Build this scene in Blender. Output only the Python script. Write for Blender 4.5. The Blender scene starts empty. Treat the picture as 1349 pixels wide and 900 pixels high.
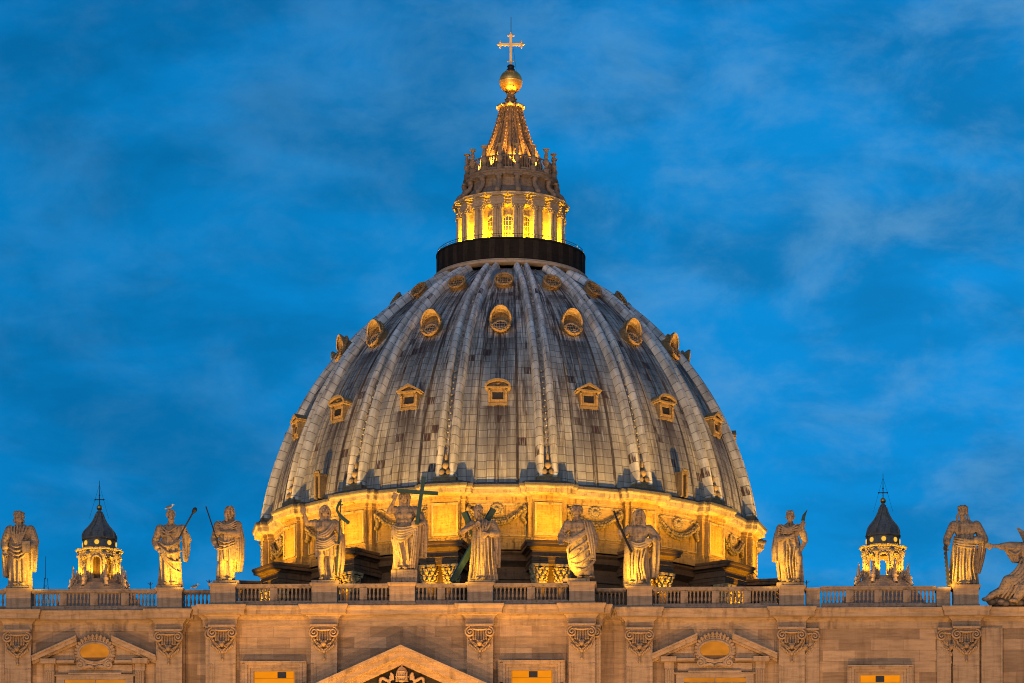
import bpy, bmesh, math, random
import numpy as np
from mathutils import Vector, Matrix
R = math.radians
PI = math.pi
sc = bpy.context.scene
COL = sc.collection
random.seed(7)

# ---------------------------------------------------------------- camera
F = 4977.6                       # focal length in photo pixels (photo 1349 wide)
CX, CY, CZ = 22.5, -408.0, 1.7   # camera stands right of the church axis in the square
YAW = R(1.2)
XP, YP = 843.0, 1689.0           # principal point (level camera, lens shifted up)
cam = bpy.data.cameras.new('camera')
cam.sensor_width = 36.0
cam.lens = 36.0 * F / 1349.0
cam.shift_x = -(XP - 674.5) / 1349.0
cam.shift_y = (YP - 450.0) / 1349.0
cam.clip_start = 1.0
cam.clip_end = 20000.0
camo = bpy.data.objects.new('camera', cam)
camo.location = (CX, CY, CZ)
camo.rotation_euler = (R(90), 0, YAW)
COL.objects.link(camo)
sc.camera = camo


def at(px, py, Y):
    """photo pixel + depth plane Y -> world point"""
    q = (px - XP) / F
    t = Y - CY
    c, s = math.cos(YAW), math.sin(YAW)
    dx = t * (q * c - s) / (c + q * s)
    d = -dx * s + t * c
    return Vector((CX + dx, Y, CZ + (YP - py) * d / F))


# ---------------------------------------------------------------- render / colour
sc.render.engine = 'CYCLES'
sc.cycles.use_denoising = True
sc.cycles.max_bounces = 4
sc.cycles.diffuse_bounces = 2
sc.cycles.glossy_bounces = 2
sc.cycles.transmission_bounces = 2
sc.cycles.sample_clamp_indirect = 4.0
sc.cycles.use_light_tree = True
sc.cycles.pixel_filter_type = 'BLACKMAN_HARRIS'
sc.cycles.filter_width = 1.05
sc.view_settings.view_transform = 'Standard'
sc.view_settings.look = 'None'
sc.view_settings.gamma = 1.0
sc.view_settings.exposure = 1.0

# ---------------------------------------------------------------- world: dawn sky with thin cloud
world = bpy.data.worlds.new('World')
sc.world = world
world.use_nodes = True
nt = world.node_tree
nt.nodes.clear()


def N(tree, typ, **kw):
    n = tree.nodes.new(typ)
    for k, v in kw.items():
        if k.startswith('i_'):
            key = k[2:]
            key = int(key) if key.isdigit() else key
            n.inputs[key].default_value = v
        else:
            setattr(n, k, v)
    return n


def L(tree, a, b):
    tree.links.new(a, b)


SUN_AZ = R(200)                   # behind the camera (east), the church front faces it
sky = N(nt, 'ShaderNodeTexSky', sky_type='NISHITA')
sky.sun_disc = False
sky.sun_elevation = R(2.0)
sky.sun_rotation = SUN_AZ
sky.ozone_density = 4.0
sky.dust_density = 0.3
SKY_A = (3.3, 7.7, 1.2)
SKY_B = (3.3, 7.7, 1.2)
SKY_BLUE = (0.03, 1.07, 1.29)
CLOUD = (0.46, 1.22, 2.1)
tc = N(nt, 'ShaderNodeTexCoord')
dirn = N(nt, 'ShaderNodeSeparateXYZ')
L(nt, tc.outputs['Generated'], dirn.inputs[0])


def wrange(src, a, b, c, d, smooth=True):
    m = N(nt, 'ShaderNodeMapRange')
    if smooth:
        m.interpolation_type = 'SMOOTHSTEP'
    for k, v in (('From Min', a), ('From Max', b), ('To Min', c), ('To Max', d)):
        m.inputs[k].default_value = v
    L(nt, src, m.inputs['Value'])
    return m.outputs[0]


def wmix(fac, a, b, mode='MIX'):
    m = N(nt, 'ShaderNodeMix', data_type='RGBA', blend_type=mode)
    for sock, v in ((m.inputs[0], fac), (m.inputs[6], a), (m.inputs[7], b)):
        if hasattr(v, 'node'):
            L(nt, v, sock)
        elif hasattr(v, '__len__'):
            sock.default_value = (v[0], v[1], v[2], 1)
        else:
            sock.default_value = v
    return m.outputs[2]


def wnoise(scale, detail, rough, ms, loc, dist=0.0):
    mp = N(nt, 'ShaderNodeMapping')
    mp.inputs['Scale'].default_value = ms
    mp.inputs['Location'].default_value = loc
    L(nt, tc.outputs['Generated'], mp.inputs[0])
    n = N(nt, 'ShaderNodeTexNoise', i_Scale=scale, i_Detail=detail, i_Roughness=rough)
    n.inputs['Distortion'].default_value = dist
    L(nt, mp.outputs[0], n.inputs['Vector'])
    return n.outputs[0]


# blue western sky, paler dawn sky in the east behind the camera
west = wrange(dirn.outputs[1], -0.35, 0.75, 0.0, 1.0)
tintc = wmix(west, (0.95, 1.0, 1.05), SKY_BLUE)
base = wmix(1.0, sky.outputs[0], tintc, 'MULTIPLY')
side = wrange(dirn.outputs[0], -0.20, 0.09, 0.88, 1.12, False)
base = wmix(1.0, base, side, 'MULTIPLY')
low = wmix(wrange(dirn.outputs[2], 0.17, 0.30, 0.0, 1.0), (0.7, 0.84, 0.99), (1.0, 1.0, 1.0))
base = wmix(1.0, base, low, 'MULTIPLY')
dark = wrange(wnoise(15.0, 7.0, 0.55, (1.0, 1.0, 2.4), SKY_A, 0.3), 0.36, 0.64, 0.76, 1.07)
base = wmix(1.0, base, dark, 'MULTIPLY')
cm_ = N(nt, 'ShaderNodeMath', operation='MULTIPLY')
L(nt, wrange(wnoise(30.0, 8.0, 0.62, (1.0, 1.0, 1.7), SKY_B, 0.25), 0.41, 0.76, 0.03, 1.0), cm_.inputs[0])
L(nt, wrange(dirn.outputs[0], -0.16, 0.06, 0.14, 0.54), cm_.inputs[1])
base = wmix(cm_.outputs[0], base, CLOUD)
bg = N(nt, 'ShaderNodeBackground')
bg.inputs['Strength'].default_value = 0.15
L(nt, base, bg.inputs['Color'])
wo = N(nt, 'ShaderNodeOutputWorld')
L(nt, bg.outputs[0], wo.inputs[0])

# ---------------------------------------------------------------- faint dawn glow from behind the camera
sun = bpy.data.lights.new('dawn_sun', 'SUN')
sun.energy = 0.24
sun.angle = R(50)
sun.color = (0.92, 0.95, 1.0)
suno = bpy.data.objects.new('dawn_sun', sun)
suno.rotation_euler = Vector((math.sin(SUN_AZ) * -0.0 + 0.25, 1.0, -0.28)).to_track_quat('-Z', 'Y').to_euler()
COL.objects.link(suno)

WARM = (1.0, 0.50, 0.010)
AMBER = (1.0, 0.45, 0.045)
SOFT = (1.0, 0.53, 0.17)


def spot(name, loc, target, watts, angle, color=WARM, blend=0.6, radius=0.15):
    l = bpy.data.lights.new(name, 'SPOT')
    l.energy = watts
    l.spot_size = R(angle)
    l.spot_blend = blend
    l.color = color
    l.shadow_soft_size = radius
    o = bpy.data.objects.new(name, l)
    o.location = loc
    o.rotation_euler = (Vector(target) - Vector(loc)).to_track_quat('-Z', 'Y').to_euler()
    COL.objects.link(o)
    return o


def point(name, loc, watts, color=WARM, radius=0.12):
    l = bpy.data.lights.new(name, 'POINT')
    l.energy = watts
    l.color = color
    l.shadow_soft_size = radius
    o = bpy.data.objects.new(name, l)
    o.location = loc
    COL.objects.link(o)
    return o


def area(name, loc, target, watts, sx, sy, color=WARM, spread=180):
    l = bpy.data.lights.new(name, 'AREA')
    l.shape = 'RECTANGLE'
    l.size = sx
    l.size_y = sy
    l.energy = watts
    l.color = color
    l.spread = R(spread)
    o = bpy.data.objects.new(name, l)
    o.location = loc
    o.rotation_euler = (Vector(target) - Vector(loc)).to_track_quat('-Z', 'Y').to_euler()
    COL.objects.link(o)
    return o


# street lamps of the square throw a soft warm wash on the front
for sx, w in ((-52, 0.9), (2, 0.8), (62, 1.0)):
    spot('square_floodlight', (sx, -267, 9), (sx * 0.4, -140, 46), 50000 * w, 45, SOFT, 0.7, 0.9)
for sx in (-30, -2, 26, 52):
    spot('square_floodlight', (sx, -180, 5), (sx * 0.8, -140, 45), 27000, 75, SOFT, 0.8, 0.5)


def pol(r, deg, z):
    a = R(deg)
    return Vector((r * math.sin(a), -r * math.cos(a), z))


BAYS = [22.5 * k for k in range(-4, 5)]
RIBS = [11.25 + 22.5 * k for k in range(-5, 5)]
# floodlights along the cornice ledge of the drum, one per bay and one per buttress
for a in BAYS:
    if abs(a) <= 92:
        area('attic_floodlight', pol(29.6, a, 77.1), pol(25.6, a, 79.8), 66, 4.5, 0.3, WARM)
for a in RIBS:
    if abs(a) <= 95:
        area('attic_floodlight', pol(30.6, a, 76.9), pol(26.4, a, 79.7), 165, 2.2, 0.25, WARM, 100)
# long range spots up the dome, floating unseen above the roofs
for a in BAYS:
    if abs(a) <= 92:
        spot('dome_spotlight', pol(47, a, 59), pol(22.5, a, 94.5), 46000, 27, (1.0, 0.58, 0.16), 0.5, 0.4)
        # small lamps on the sills of the dormers
        if abs(a) <= 80:
            spot('dormer_lamp', pol(25.9, a, 91.0), pol(24.6, a, 92.6), 50, 120, AMBER, 0.6, 0.08)
            spot('dormer_lamp', pol(21.9, a, 98.7), pol(19.2, a, 101.8), 120, 90, AMBER, 0.6, 0.1)
            spot('dormer_lamp', pol(15.4, a, 105.3), pol(13.4, a, 107.1), 35, 90, AMBER, 0.6, 0.08)
# spots on the buttress capitals
for a in RIBS:
    if abs(a) <= 90:
        spot('capital_spotlight', pol(31.6, a, 66), pol(28.6, a, 75), 6000, 30, WARM, 0.6, 0.1)
# lantern
for k in range(-4, 5):
    a = 22.5 * k
    point('lantern_lamp', pol(5.3, a, 113.4), 1000, (1.0, 0.50, 0.004), 0.15)
for k in range(-5, 5):
    a = 11.25 + 22.5 * k
    point('lantern_lamp', pol(6.75, a, 113.15), 12, (1.0, 0.6, 0.10), 0.06)
for sx in (-70, 80):
    spot('lantern_floodlight', (sx, -275, 10), (0, 0, 121), 380000, 5.4, SOFT, 0.7, 0.8)
# lamps below the gable
for x in (-8, 0, 8):
    spot('gable_spotlight', (x * 1.1, -147.7, 30), (x * 0.5, -141, 45.5), 5200, 75, AMBER, 0.8, 0.3)
for k in range(8):
    a = 45 * k + 11.25
    spot('spire_spotlight', pol(4.1, a, 121.3), pol(1.6, a, 126), 3600, 60, AMBER, 0.6, 0.1)
for k in range(-2, 3):
    spot('ball_spotlight', pol(1.7, 40 * k, 128.3), (0, 0, 131.4), 160, 70, AMBER, 0.6, 0.1)
# small cupolas
for cxp in (-38.6, 38.6):
    for k in range(8):
        a = R(45 * k)
        spot('cupola_spotlight', (cxp + 2.75 * math.sin(a), -36.5 - 2.75 * math.cos(a), 70.9), (cxp + 1.5 * math.sin(a), -36.5 - 1.5 * math.cos(a), 72.9), 340, 95, (1.0, 0.50, 0.015), 0.6, 0.08)
    for k in range(-2, 3):
        a = R(45 * k + 22.5)
        point('cupola_lamp', (cxp + 3.7 * math.sin(a), -36.5 - 3.7 * math.cos(a), 70.6), 26, AMBER, 0.1)
    point('cupola_lamp', (cxp, -36.5, 75.3), 70, (1.0, 0.55, 0.085), 0.1)
    point('cupola_lamp', (cxp, -36.5, 71.2), 160, AMBER, 0.1)


# ================================================================= mesh helpers
class MB:
    def __init__(self):
        self.v, self.f, self.m, self.uv = [], [], [], []
        self.hasuv = False

    def add(self, verts, faces, mi=0, uvs=None):
        o = len(self.v)
        self.v.extend([tuple(p) for p in verts])
        for i, fc in enumerate(faces):
            self.f.append(tuple(o + k for k in fc))
            self.m.append(mi)
            if uvs is not None:
                self.hasuv = True
                self.uv.append(uvs[i])
            else:
                self.uv.append([(0, 0)] * len(fc))

    def box(self, x0, x1, y0, y1, z0, z1, mi=0, mat=None):
        vs = [Vector((x, y, z)) for z in (z0, z1) for y in (y0, y1) for x in (x0, x1)]
        if mat is not None:
            vs = [mat @ p for p in vs]
        self.add(vs, [(0, 2, 3, 1), (4, 5, 7, 6), (0, 1, 5, 4), (2, 6, 7, 3), (0, 4, 6, 2), (1, 3, 7, 5)], mi)

    def prism(self, poly, y0, y1, mi=0, mat=None):
        """polygon in (x,z) extruded in y; y0 is the front"""
        n = len(poly)
        vs = [Vector((x, y0, z)) for x, z in poly] + [Vector((x, y1, z)) for x, z in poly]
        if mat is not None:
            vs = [mat @ p for p in vs]
        fs = [tuple(range(n)), tuple(reversed(range(n, 2 * n)))]
        for i in range(n):
            j = (i + 1) % n
            fs.append((i, i + n, j + n, j))
        self.add(vs, fs, mi)

    def lathe(self, prof, n=32, c=(0, 0, 0), a0=0.0, a1=2 * PI, mi=0, sx=1.0, mat=None, fn=None):
        full = abs(a1 - a0 - 2 * PI) < 1e-6
        m = n if full else n + 1
        vs = []
        for (r, z) in prof:
            for i in range(m):
                a = a0 + (a1 - a0) * i / n
                rr = r if fn is None else fn(r, z, a)
                p = Vector((c[0] + rr * math.sin(a) * sx, c[1] - rr * math.cos(a), c[2] + z))
                vs.append(mat @ p if mat is not None else p)
        fs = []
        for j in range(len(prof) - 1):
            for i in range(n):
                k = (i + 1) % m
                fs.append((j * m + i, j * m + k, (j + 1) * m + k, (j + 1) * m + i))
        self.add(vs, fs, mi)

    def ell(self, c, rad, n=10, rot=None, mi=0):
        if not hasattr(rad, '__len__'):
            rad = (rad,) * 3
        c = Vector(c)
        m = max(4, n // 2 + 1)
        vs = [Vector((0, 0, -1))]
        for j in range(1, m):
            t = -PI / 2 + PI * j / m
            for i in range(n):
                a = 2 * PI * i / n
                vs.append(Vector((math.cos(t) * math.cos(a), math.cos(t) * math.sin(a), math.sin(t))))
        vs.append(Vector((0, 0, 1)))
        out = []
        for p in vs:
            p = Vector((p.x * rad[0], p.y * rad[1], p.z * rad[2]))
            if rot is not None:
                p = rot @ p
            out.append(p + c)
        fs = []
        for i in range(n):
            k = (i + 1) % n
            fs.append((0, 1 + k, 1 + i))
            for j in range(m - 2):
                a = 1 + j * n
                fs.append((a + i, a + k, a + n + k, a + n + i))
            a = 1 + (m - 2) * n
            fs.append((a + i, a + k, len(vs) - 1))
        self.add(out, fs, mi)

    def tube(self, pts, rad, n=8, mi=0, caps=True, flat=1.0, up=None):
        pts = [Vector(p) for p in pts]
        if not hasattr(rad, '__len__'):
            rad = [rad] * len(pts)
        vs = []
        nrm = None
        for i, p in enumerate(pts):
            t = (pts[min(i + 1, len(pts) - 1)] - pts[max(i - 1, 0)])
            if t.length < 1e-9:
                t = Vector((0, 0, 1))
            t.normalize()
            if nrm is None:
                ref = Vector(up) if up is not None else (Vector((0, 1, 0)) if abs(t.y) < 0.9 else Vector((1, 0, 0)))
                nrm = ref - t * ref.dot(t)
            else:
                nrm = nrm - t * nrm.dot(t)
            nrm.normalize()
            b = t.cross(nrm)
            for k in range(n):
                a = 2 * PI * k / n
                vs.append(p + (nrm * math.cos(a) * flat + b * math.sin(a)) * rad[i])
        fs = []
        for i in range(len(pts) - 1):
            for k in range(n):
                q = (k + 1) % n
                fs.append((i * n + k, i * n + q, (i + 1) * n + q, (i + 1) * n + k))
        if caps:
            fs.append(tuple(reversed(range(n))))
            fs.append(tuple((len(pts) - 1) * n + k for k in range(n)))
        self.add(vs, fs, mi)

    def cap(self, p0, r0, p1, r1, n=10):
        self.tube([p0, p1], [r0, r1], n)
        self.ell(p0, r0, n)
        self.ell(p1, r1, n)

    def chain(self, pr, n=10):
        for i in range(len(pr) - 1):
            self.tube([pr[i][0], pr[i + 1][0]], [pr[i][1], pr[i + 1][1]], n)
        for p, r in pr:
            self.ell(p, r, n)

    def sweep(self, path, prof, closed=False, mi=0):
        """profile [(out,z)] along a plan polyline, mitred; 'out' is to the right of travel"""
        n = len(path)
        P = [Vector((p[0], p[1])) for p in path]
        offs = []
        for i in range(n):
            if closed:
                a, b, c = P[i - 1], P[i], P[(i + 1) % n]
            else:
                a, b, c = P[max(i - 1, 0)], P[i], P[min(i + 1, n - 1)]
            d1 = (b - a) if (b - a).length > 1e-9 else (c - b)
            d2 = (c - b) if (c - b).length > 1e-9 else (b - a)
            d1 = d1.normalized()
            d2 = d2.normalized()
            n1 = Vector((d1.y, -d1.x))
            n2 = Vector((d2.y, -d2.x))
            k = 1.0 + n1.dot(n2)
            offs.append((n1 + n2) / max(k, 0.25))
        vs = []
        for (o, z) in prof:
            for i in range(n):
                q = P[i] + offs[i] * o
                vs.append((q.x, q.y, z))
        fs = []
        segs = n if closed else n - 1
        for j in range(len(prof) - 1):
            for i in range(segs):
                k = (i + 1) % n
                fs.append((j * n + i, j * n + k, (j + 1) * n + k, (j + 1) * n + i))
        self.add(vs, fs, mi)

    def shrink(self, cz_):
        self.v = [(x * 0.77, y, cz_ + (z - cz_) * 0.85) for x, y, z in self.v]
        return self

    def tilt(self, y0, z0, deg):
        c_, s_ = math.cos(R(deg)), math.sin(R(deg))
        self.v = [(x, y0 + (y - y0) * c_ + (z - z0) * s_, z0 + (z - z0) * c_ - (y - y0) * s_) for x, y, z in self.v]
        return self

    def build(self, name, mats, parent=None, smooth=False, angle=None):
        me = bpy.data.meshes.new(name)
        me.from_pydata(self.v, [], self.f)
        if not isinstance(mats, (list, tuple)):
            mats = [mats]
        for m in mats:
            me.materials.append(m)
        me.polygons.foreach_set('material_index', self.m)
        if self.hasuv:
            ul = me.uv_layers.new(name='UVMap')
            flat = [c for fuv in self.uv for uv in fuv for c in uv]
            ul.data.foreach_set('uv', flat)
        if smooth:
            me.polygons.foreach_set('use_smooth', [True] * len(me.polygons))
            if angle:
                try:
                    me.set_sharp_from_angle(angle=R(angle))
                except Exception:
                    pass
        me.update()
        o = bpy.data.objects.new(name, me)
        if parent is not None:
            o.parent = parent
        COL.objects.link(o)
        return o


def thing(name, label, cat, loc=(0, 0, 0), group=None, rz=0):
    o = bpy.data.objects.new(name, None)
    o.empty_display_size = 0.5
    o.location = loc
    o.rotation_euler = (0, 0, rz)
    o['label'] = label
    o['category'] = cat
    if group:
        o['group'] = group
    COL.objects.link(o)
    return o


def tag(o, label, cat, group=None):
    o['label'] = label
    o['category'] = cat
    if group:
        o['group'] = group
    return o


def kids(o):
    return [c for c in bpy.data.objects if c.parent == o]


def copy_tree(o, parent):
    c = o.copy()
    COL.objects.link(c)
    c.parent = parent
    for ch in kids(o):
        copy_tree(ch, c)
    return c


# ================================================================= materials
def newmat(name):
    m = bpy.data.materials.new(name)
    m.use_nodes = True
    t = m.node_tree
    b = t.nodes['Principled BSDF']
    return m, t, b


def ramp(t, src, stops):
    r = N(t, 'ShaderNodeValToRGB')
    el = r.color_ramp.elements
    while len(el) < len(stops):
        el.new(0.5)
    for e, (p, c) in zip(el, stops):
        e.position = p
        e.color = (c[0], c[1], c[2], 1) if hasattr(c, '__len__') else (c, c, c, 1)
    L(t, src, r.inputs[0])
    return r.outputs[0]


def mix(t, fac, a, b, mode='MIX'):
    m = N(t, 'ShaderNodeMix', data_type='RGBA', blend_type=mode)
    for sock, v in ((m.inputs[0], fac), (m.inputs[6], a), (m.inputs[7], b)):
        if hasattr(v, 'node'):
            L(t, v, sock)
        elif hasattr(v, '__len__'):
            sock.default_value = (v[0], v[1], v[2], 1)
        else:
            sock.default_value = v if sock == m.inputs[0] else (v, v, v, 1)
    return m.outputs[2]


def noise(t, vec, scale, detail=4, rough=0.55, mscale=None, loc=None):
    if mscale is not None or loc is not None:
        mpn = N(t, 'ShaderNodeMapping')
        if mscale:
            mpn.inputs['Scale'].default_value = mscale
        if loc:
            mpn.inputs['Location'].default_value = loc
        L(t, vec, mpn.inputs[0])
        vec = mpn.outputs[0]
    n = N(t, 'ShaderNodeTexNoise', i_Scale=scale, i_Detail=detail, i_Roughness=rough)
    L(t, vec, n.inputs['Vector'])
    return n.outputs[0]


def math_(t, op, a, b=None, c=None):
    m = N(t, 'ShaderNodeMath', operation=op)
    for i, v in enumerate((a, b, c)):
        if v is None:
            continue
        if hasattr(v, 'node'):
            L(t, v, m.inputs[i])
        else:
            m.inputs[i].default_value = v
    return m.outputs[0]


def bump(t, b, h, strength=0.4, dist=0.05):
    n = N(t, 'ShaderNodeBump')
    n.inputs['Strength'].default_value = strength
    n.inputs['Distance'].default_value = dist
    L(t, h, n.inputs['Height'])
    L(t, n.outputs[0], b.inputs['Normal'])


def stone(name, base, dark, stain=0.5, courses=None, rough=0.85, scale=1.0, crust=None):
    m, t, b = newmat(name)
    tcn = N(t, 'ShaderNodeTexCoord')
    v = tcn.outputs['Object']
    big = noise(t, v, 0.35 * scale, 5, 0.6)
    c = mix(t, ramp(t, big, [(0.3, 0.0), (0.7, 1.0)]), tuple(x * 0.82 for x in base), tuple(min(1, x * 1.14) for x in base))
    bed = noise(t, v, 1.0, 6, 0.65, mscale=(0.6 * scale, 0.6 * scale, 5.0 * scale))
    c = mix(t, ramp(t, bed, [(0.44, 0.0), (0.62, 0.6)]), c, tuple(x * 0.62 for x in base))
    hsum = bed
    if courses:
        w, h = courses
        geo = N(t, 'ShaderNodeSeparateXYZ')
        L(t, v, geo.inputs[0])
        cmb = N(t, 'ShaderNodeCombineXYZ')
        L(t, geo.outputs[0], cmb.inputs[0])
        L(t, geo.outputs[2], cmb.inputs[1])
        br = N(t, 'ShaderNodeTexBrick')
        br.offset = 0.5
        br.inputs['Scale'].default_value = 1.0
        br.inputs['Brick Width'].default_value = w
        br.inputs['Row Height'].default_value = h
        br.inputs['Mortar Size'].default_value = 0.018
        br.inputs['Mortar Smooth'].default_value = 0.3
        br.inputs['Color1'].default_value = (0.54, 0.52, 0.50, 1)
        br.inputs['Color2'].default_value = (1.22, 1.19, 1.12, 1)
        br.inputs['Mortar'].default_value = (0.62, 0.6, 0.58, 1)
        L(t, cmb.outputs[0], br.inputs['Vector'])
        c = mix(t, 0.8, c, br.outputs[0], 'MULTIPLY')
    # vertical rain stains
    st = noise(t, v, 1.0, 5, 0.6, mscale=(2.2 * scale, 2.2 * scale, 0.22 * scale))
    st2 = noise(t, v, 0.45 * scale, 3, 0.5, loc=(3.1, 1.7, 9.2))
    f = math_(t, 'MULTIPLY', ramp(t, st, [(0.48, 0.0), (0.72, 1.0)]), ramp(t, st2, [(0.35, 0.1), (0.65, 1.0)]))
    c = mix(t, math_(t, 'MULTIPLY', f, stain), c, dark)
    # black crust patches
    if crust:
        cr = noise(t, v, 2.4 * scale, 6, 0.7, loc=(7.7, 2.2, 4.4))
        c = mix(t, ramp(t, cr, [(0.53, 0.0), (0.68, crust)]), c, dark)
    L(t, c, b.inputs['Base Color'])
    b.inputs['Roughness'].default_value = rough
    b.inputs['Specular IOR Level'].default_value = 0.08
    fine = noise(t, v, 9.0 * scale, 5, 0.65)
    hh = math_(t, 'ADD', fine, math_(t, 'MULTIPLY', hsum, 0.8))
    bump(t, b, hh, 0.28, 0.06)
    return m


def plain(name, col, rough=0.6, metal=0.0, var=0.25, scale=3.0):
    m, t, b = newmat(name)
    tcn = N(t, 'ShaderNodeTexCoord')
    nz = noise(t, tcn.outputs['Object'], scale, 5, 0.6)
    c = mix(t, ramp(t, nz, [(0.3, 0.0), (0.7, 1.0)]), tuple(x * (1 - var) for x in col), tuple(min(1, x * (1 + var)) for x in col))
    L(t, c, b.inputs['Base Color'])
    b.inputs['Roughness'].default_value = rough
    b.inputs['Metallic'].default_value = metal
    return m


def glow(name, col, strength, var=0.3):
    m, t, b = newmat(name)
    tcn = N(t, 'ShaderNodeTexCoord')
    nz = noise(t, tcn.outputs['Object'], 0.9, 3, 0.5, mscale=(1, 1, 1.6))
    c = mix(t, ramp(t, nz, [(0.3, 0.0), (0.7, 1.0)]), tuple(x * (1 - var) for x in col), col)
    b.inputs['Base Color'].default_value = (0.03, 0.02, 0.01, 1)
    b.inputs['Specular IOR Level'].default_value = 0.0
    L(t, c, b.inputs['Emission Color'])
    b.inputs['Emission Strength'].default_value = strength
    return m


M = {}
M['facade'] = stone('travertine_wall', (0.41, 0.285, 0.19), (0.11, 0.066, 0.038), 0.7, courses=(2.3, 0.78), scale=1.0)
M['trim'] = stone('travertine_trim', (0.42, 0.295, 0.195), (0.09, 0.055, 0.032), 0.75, scale=1.2, crust=0.1)
M['rail'] = stone('travertine_weathered', (0.33, 0.25, 0.19), (0.07, 0.052, 0.04), 0.8, scale=1.5, crust=0.7)
M['statue'] = stone('travertine_statue', (0.37, 0.27, 0.18), (0.055, 0.04, 0.032), 1.0, scale=2.2, crust=0.85)
M['attic'] = stone('travertine_attic', (0.48, 0.355, 0.18), (0.10, 0.05, 0.02), 1.0, scale=1.3, crust=0.6)
M['attic_wall'] = stone('travertine_attic_shaded', (0.42, 0.265, 0.095), (0.09, 0.042, 0.015), 1.0, scale=1.4, crust=0.6)  # darker copy of the attic stone, the wall's weaker light put into its colour
M['garland'] = stone('travertine_garland', (0.34, 0.245, 0.12), (0.06, 0.03, 0.012), 1.0, scale=2.5, crust=0.8)
M['drum'] = stone('travertine_drum', (0.17, 0.105, 0.062), (0.035, 0.02, 0.013), 0.7, scale=1.0, crust=0.5)
M['lantern'] = stone('travertine_lantern', (0.42, 0.34, 0.26), (0.10, 0.075, 0.06), 0.6, scale=2.0)
M['lantern_dark'] = stone('travertine_sooty', (0.27, 0.21, 0.165), (0.045, 0.035, 0.03), 0.9, scale=2.4, crust=0.6)
M['sooty'] = stone('sooty_parapet', (0.020, 0.018, 0.018), (0.008, 0.007, 0.007), 0.9, scale=2.0, crust=0.6)
M['pier_soot_gable_shade'] = stone('pier_soot_gable_shade', (0.034, 0.030, 0.027), (0.012, 0.010, 0.009), 0.9, scale=2.0, crust=0.6)
M['dormer'] = stone('travertine_dormer', (0.33, 0.225, 0.115), (0.07, 0.04, 0.02), 0.9, scale=2.2, crust=0.6)
M['gold'] = plain('gilded_copper', (0.72, 0.42, 0.11), 0.36, 0.85, 0.3, 2.0)
M['cross'] = plain('gilded_iron', (0.60, 0.41, 0.21), 0.5, 0.2, 0.15, 3.0)
M['bronze'] = plain('green_bronze', (0.018, 0.052, 0.040), 0.6, 0.1, 0.35, 4.0)
M['iron'] = plain('black_iron', (0.018, 0.017, 0.018), 0.55, 0.2, 0.3, 4.0)
M['opening'] = plain('dark_opening', (0.008, 0.007, 0.007), 0.6, 0.0, 0.2, 2.0)
M['glass'] = plain('leaded_glass', (0.030, 0.032, 0.036), 0.25, 0.0, 0.3, 3.0)
M['pane'] = glow('lit_window_blind', (1.0, 0.29, 0.002), 0.48, 0.2)
M['pane_dim'] = glow('lit_window_curtain', (0.85, 0.27, 0.02), 0.36, 0.35)
M['lamp'] = glow('lamp_glass', (1.0, 0.75, 0.30), 2.5, 0.05)
M['cupglow'] = glow('lit_oculus', (1.0, 0.55, 0.06), 0.5, 0.05)
M['lead_dark'] = stone('dark_lead', (0.22, 0.19, 0.17), (0.05, 0.035, 0.028), 0.7, scale=2.0, crust=0.4, rough=0.6)
M['gutter'] = stone('lead_gutter', (0.13, 0.115, 0.105), (0.04, 0.03, 0.028), 0.8, scale=1.5, crust=0.6, rough=0.7)
M['spire'] = plain('gilt_lead_spire', (0.19, 0.125, 0.065), 0.5, 0.0, 0.6, 3.0)
M['ground'] = stone('cobbles', (0.10, 0.095, 0.09), (0.04, 0.04, 0.04), 0.4)
M['bird_w'] = plain('gull_white', (0.55, 0.55, 0.56), 0.8)
M['bird_d'] = plain('gull_grey', (0.14, 0.15, 0.17), 0.8)

# ----- dome profile (rib surface fitted to the silhouette)
RHO, CC, Z0 = 35.76, 8.657, 78.378
SHO = -0.55
TB = math.asin((83.3 - Z0) / RHO)
TT = math.acos((8.05 + CC) / RHO)


def dome(theta, off=0.0):
    return (-CC + (RHO + off) * math.cos(theta), Z0 + (RHO + off) * math.sin(theta))


def r_at(z, off=0.0):
    return -CC + math.sqrt((RHO + off) ** 2 - (z - Z0) ** 2)


def v_at(z):
    return (math.asin((z - Z0) / RHO) - TB) * RHO


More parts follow.
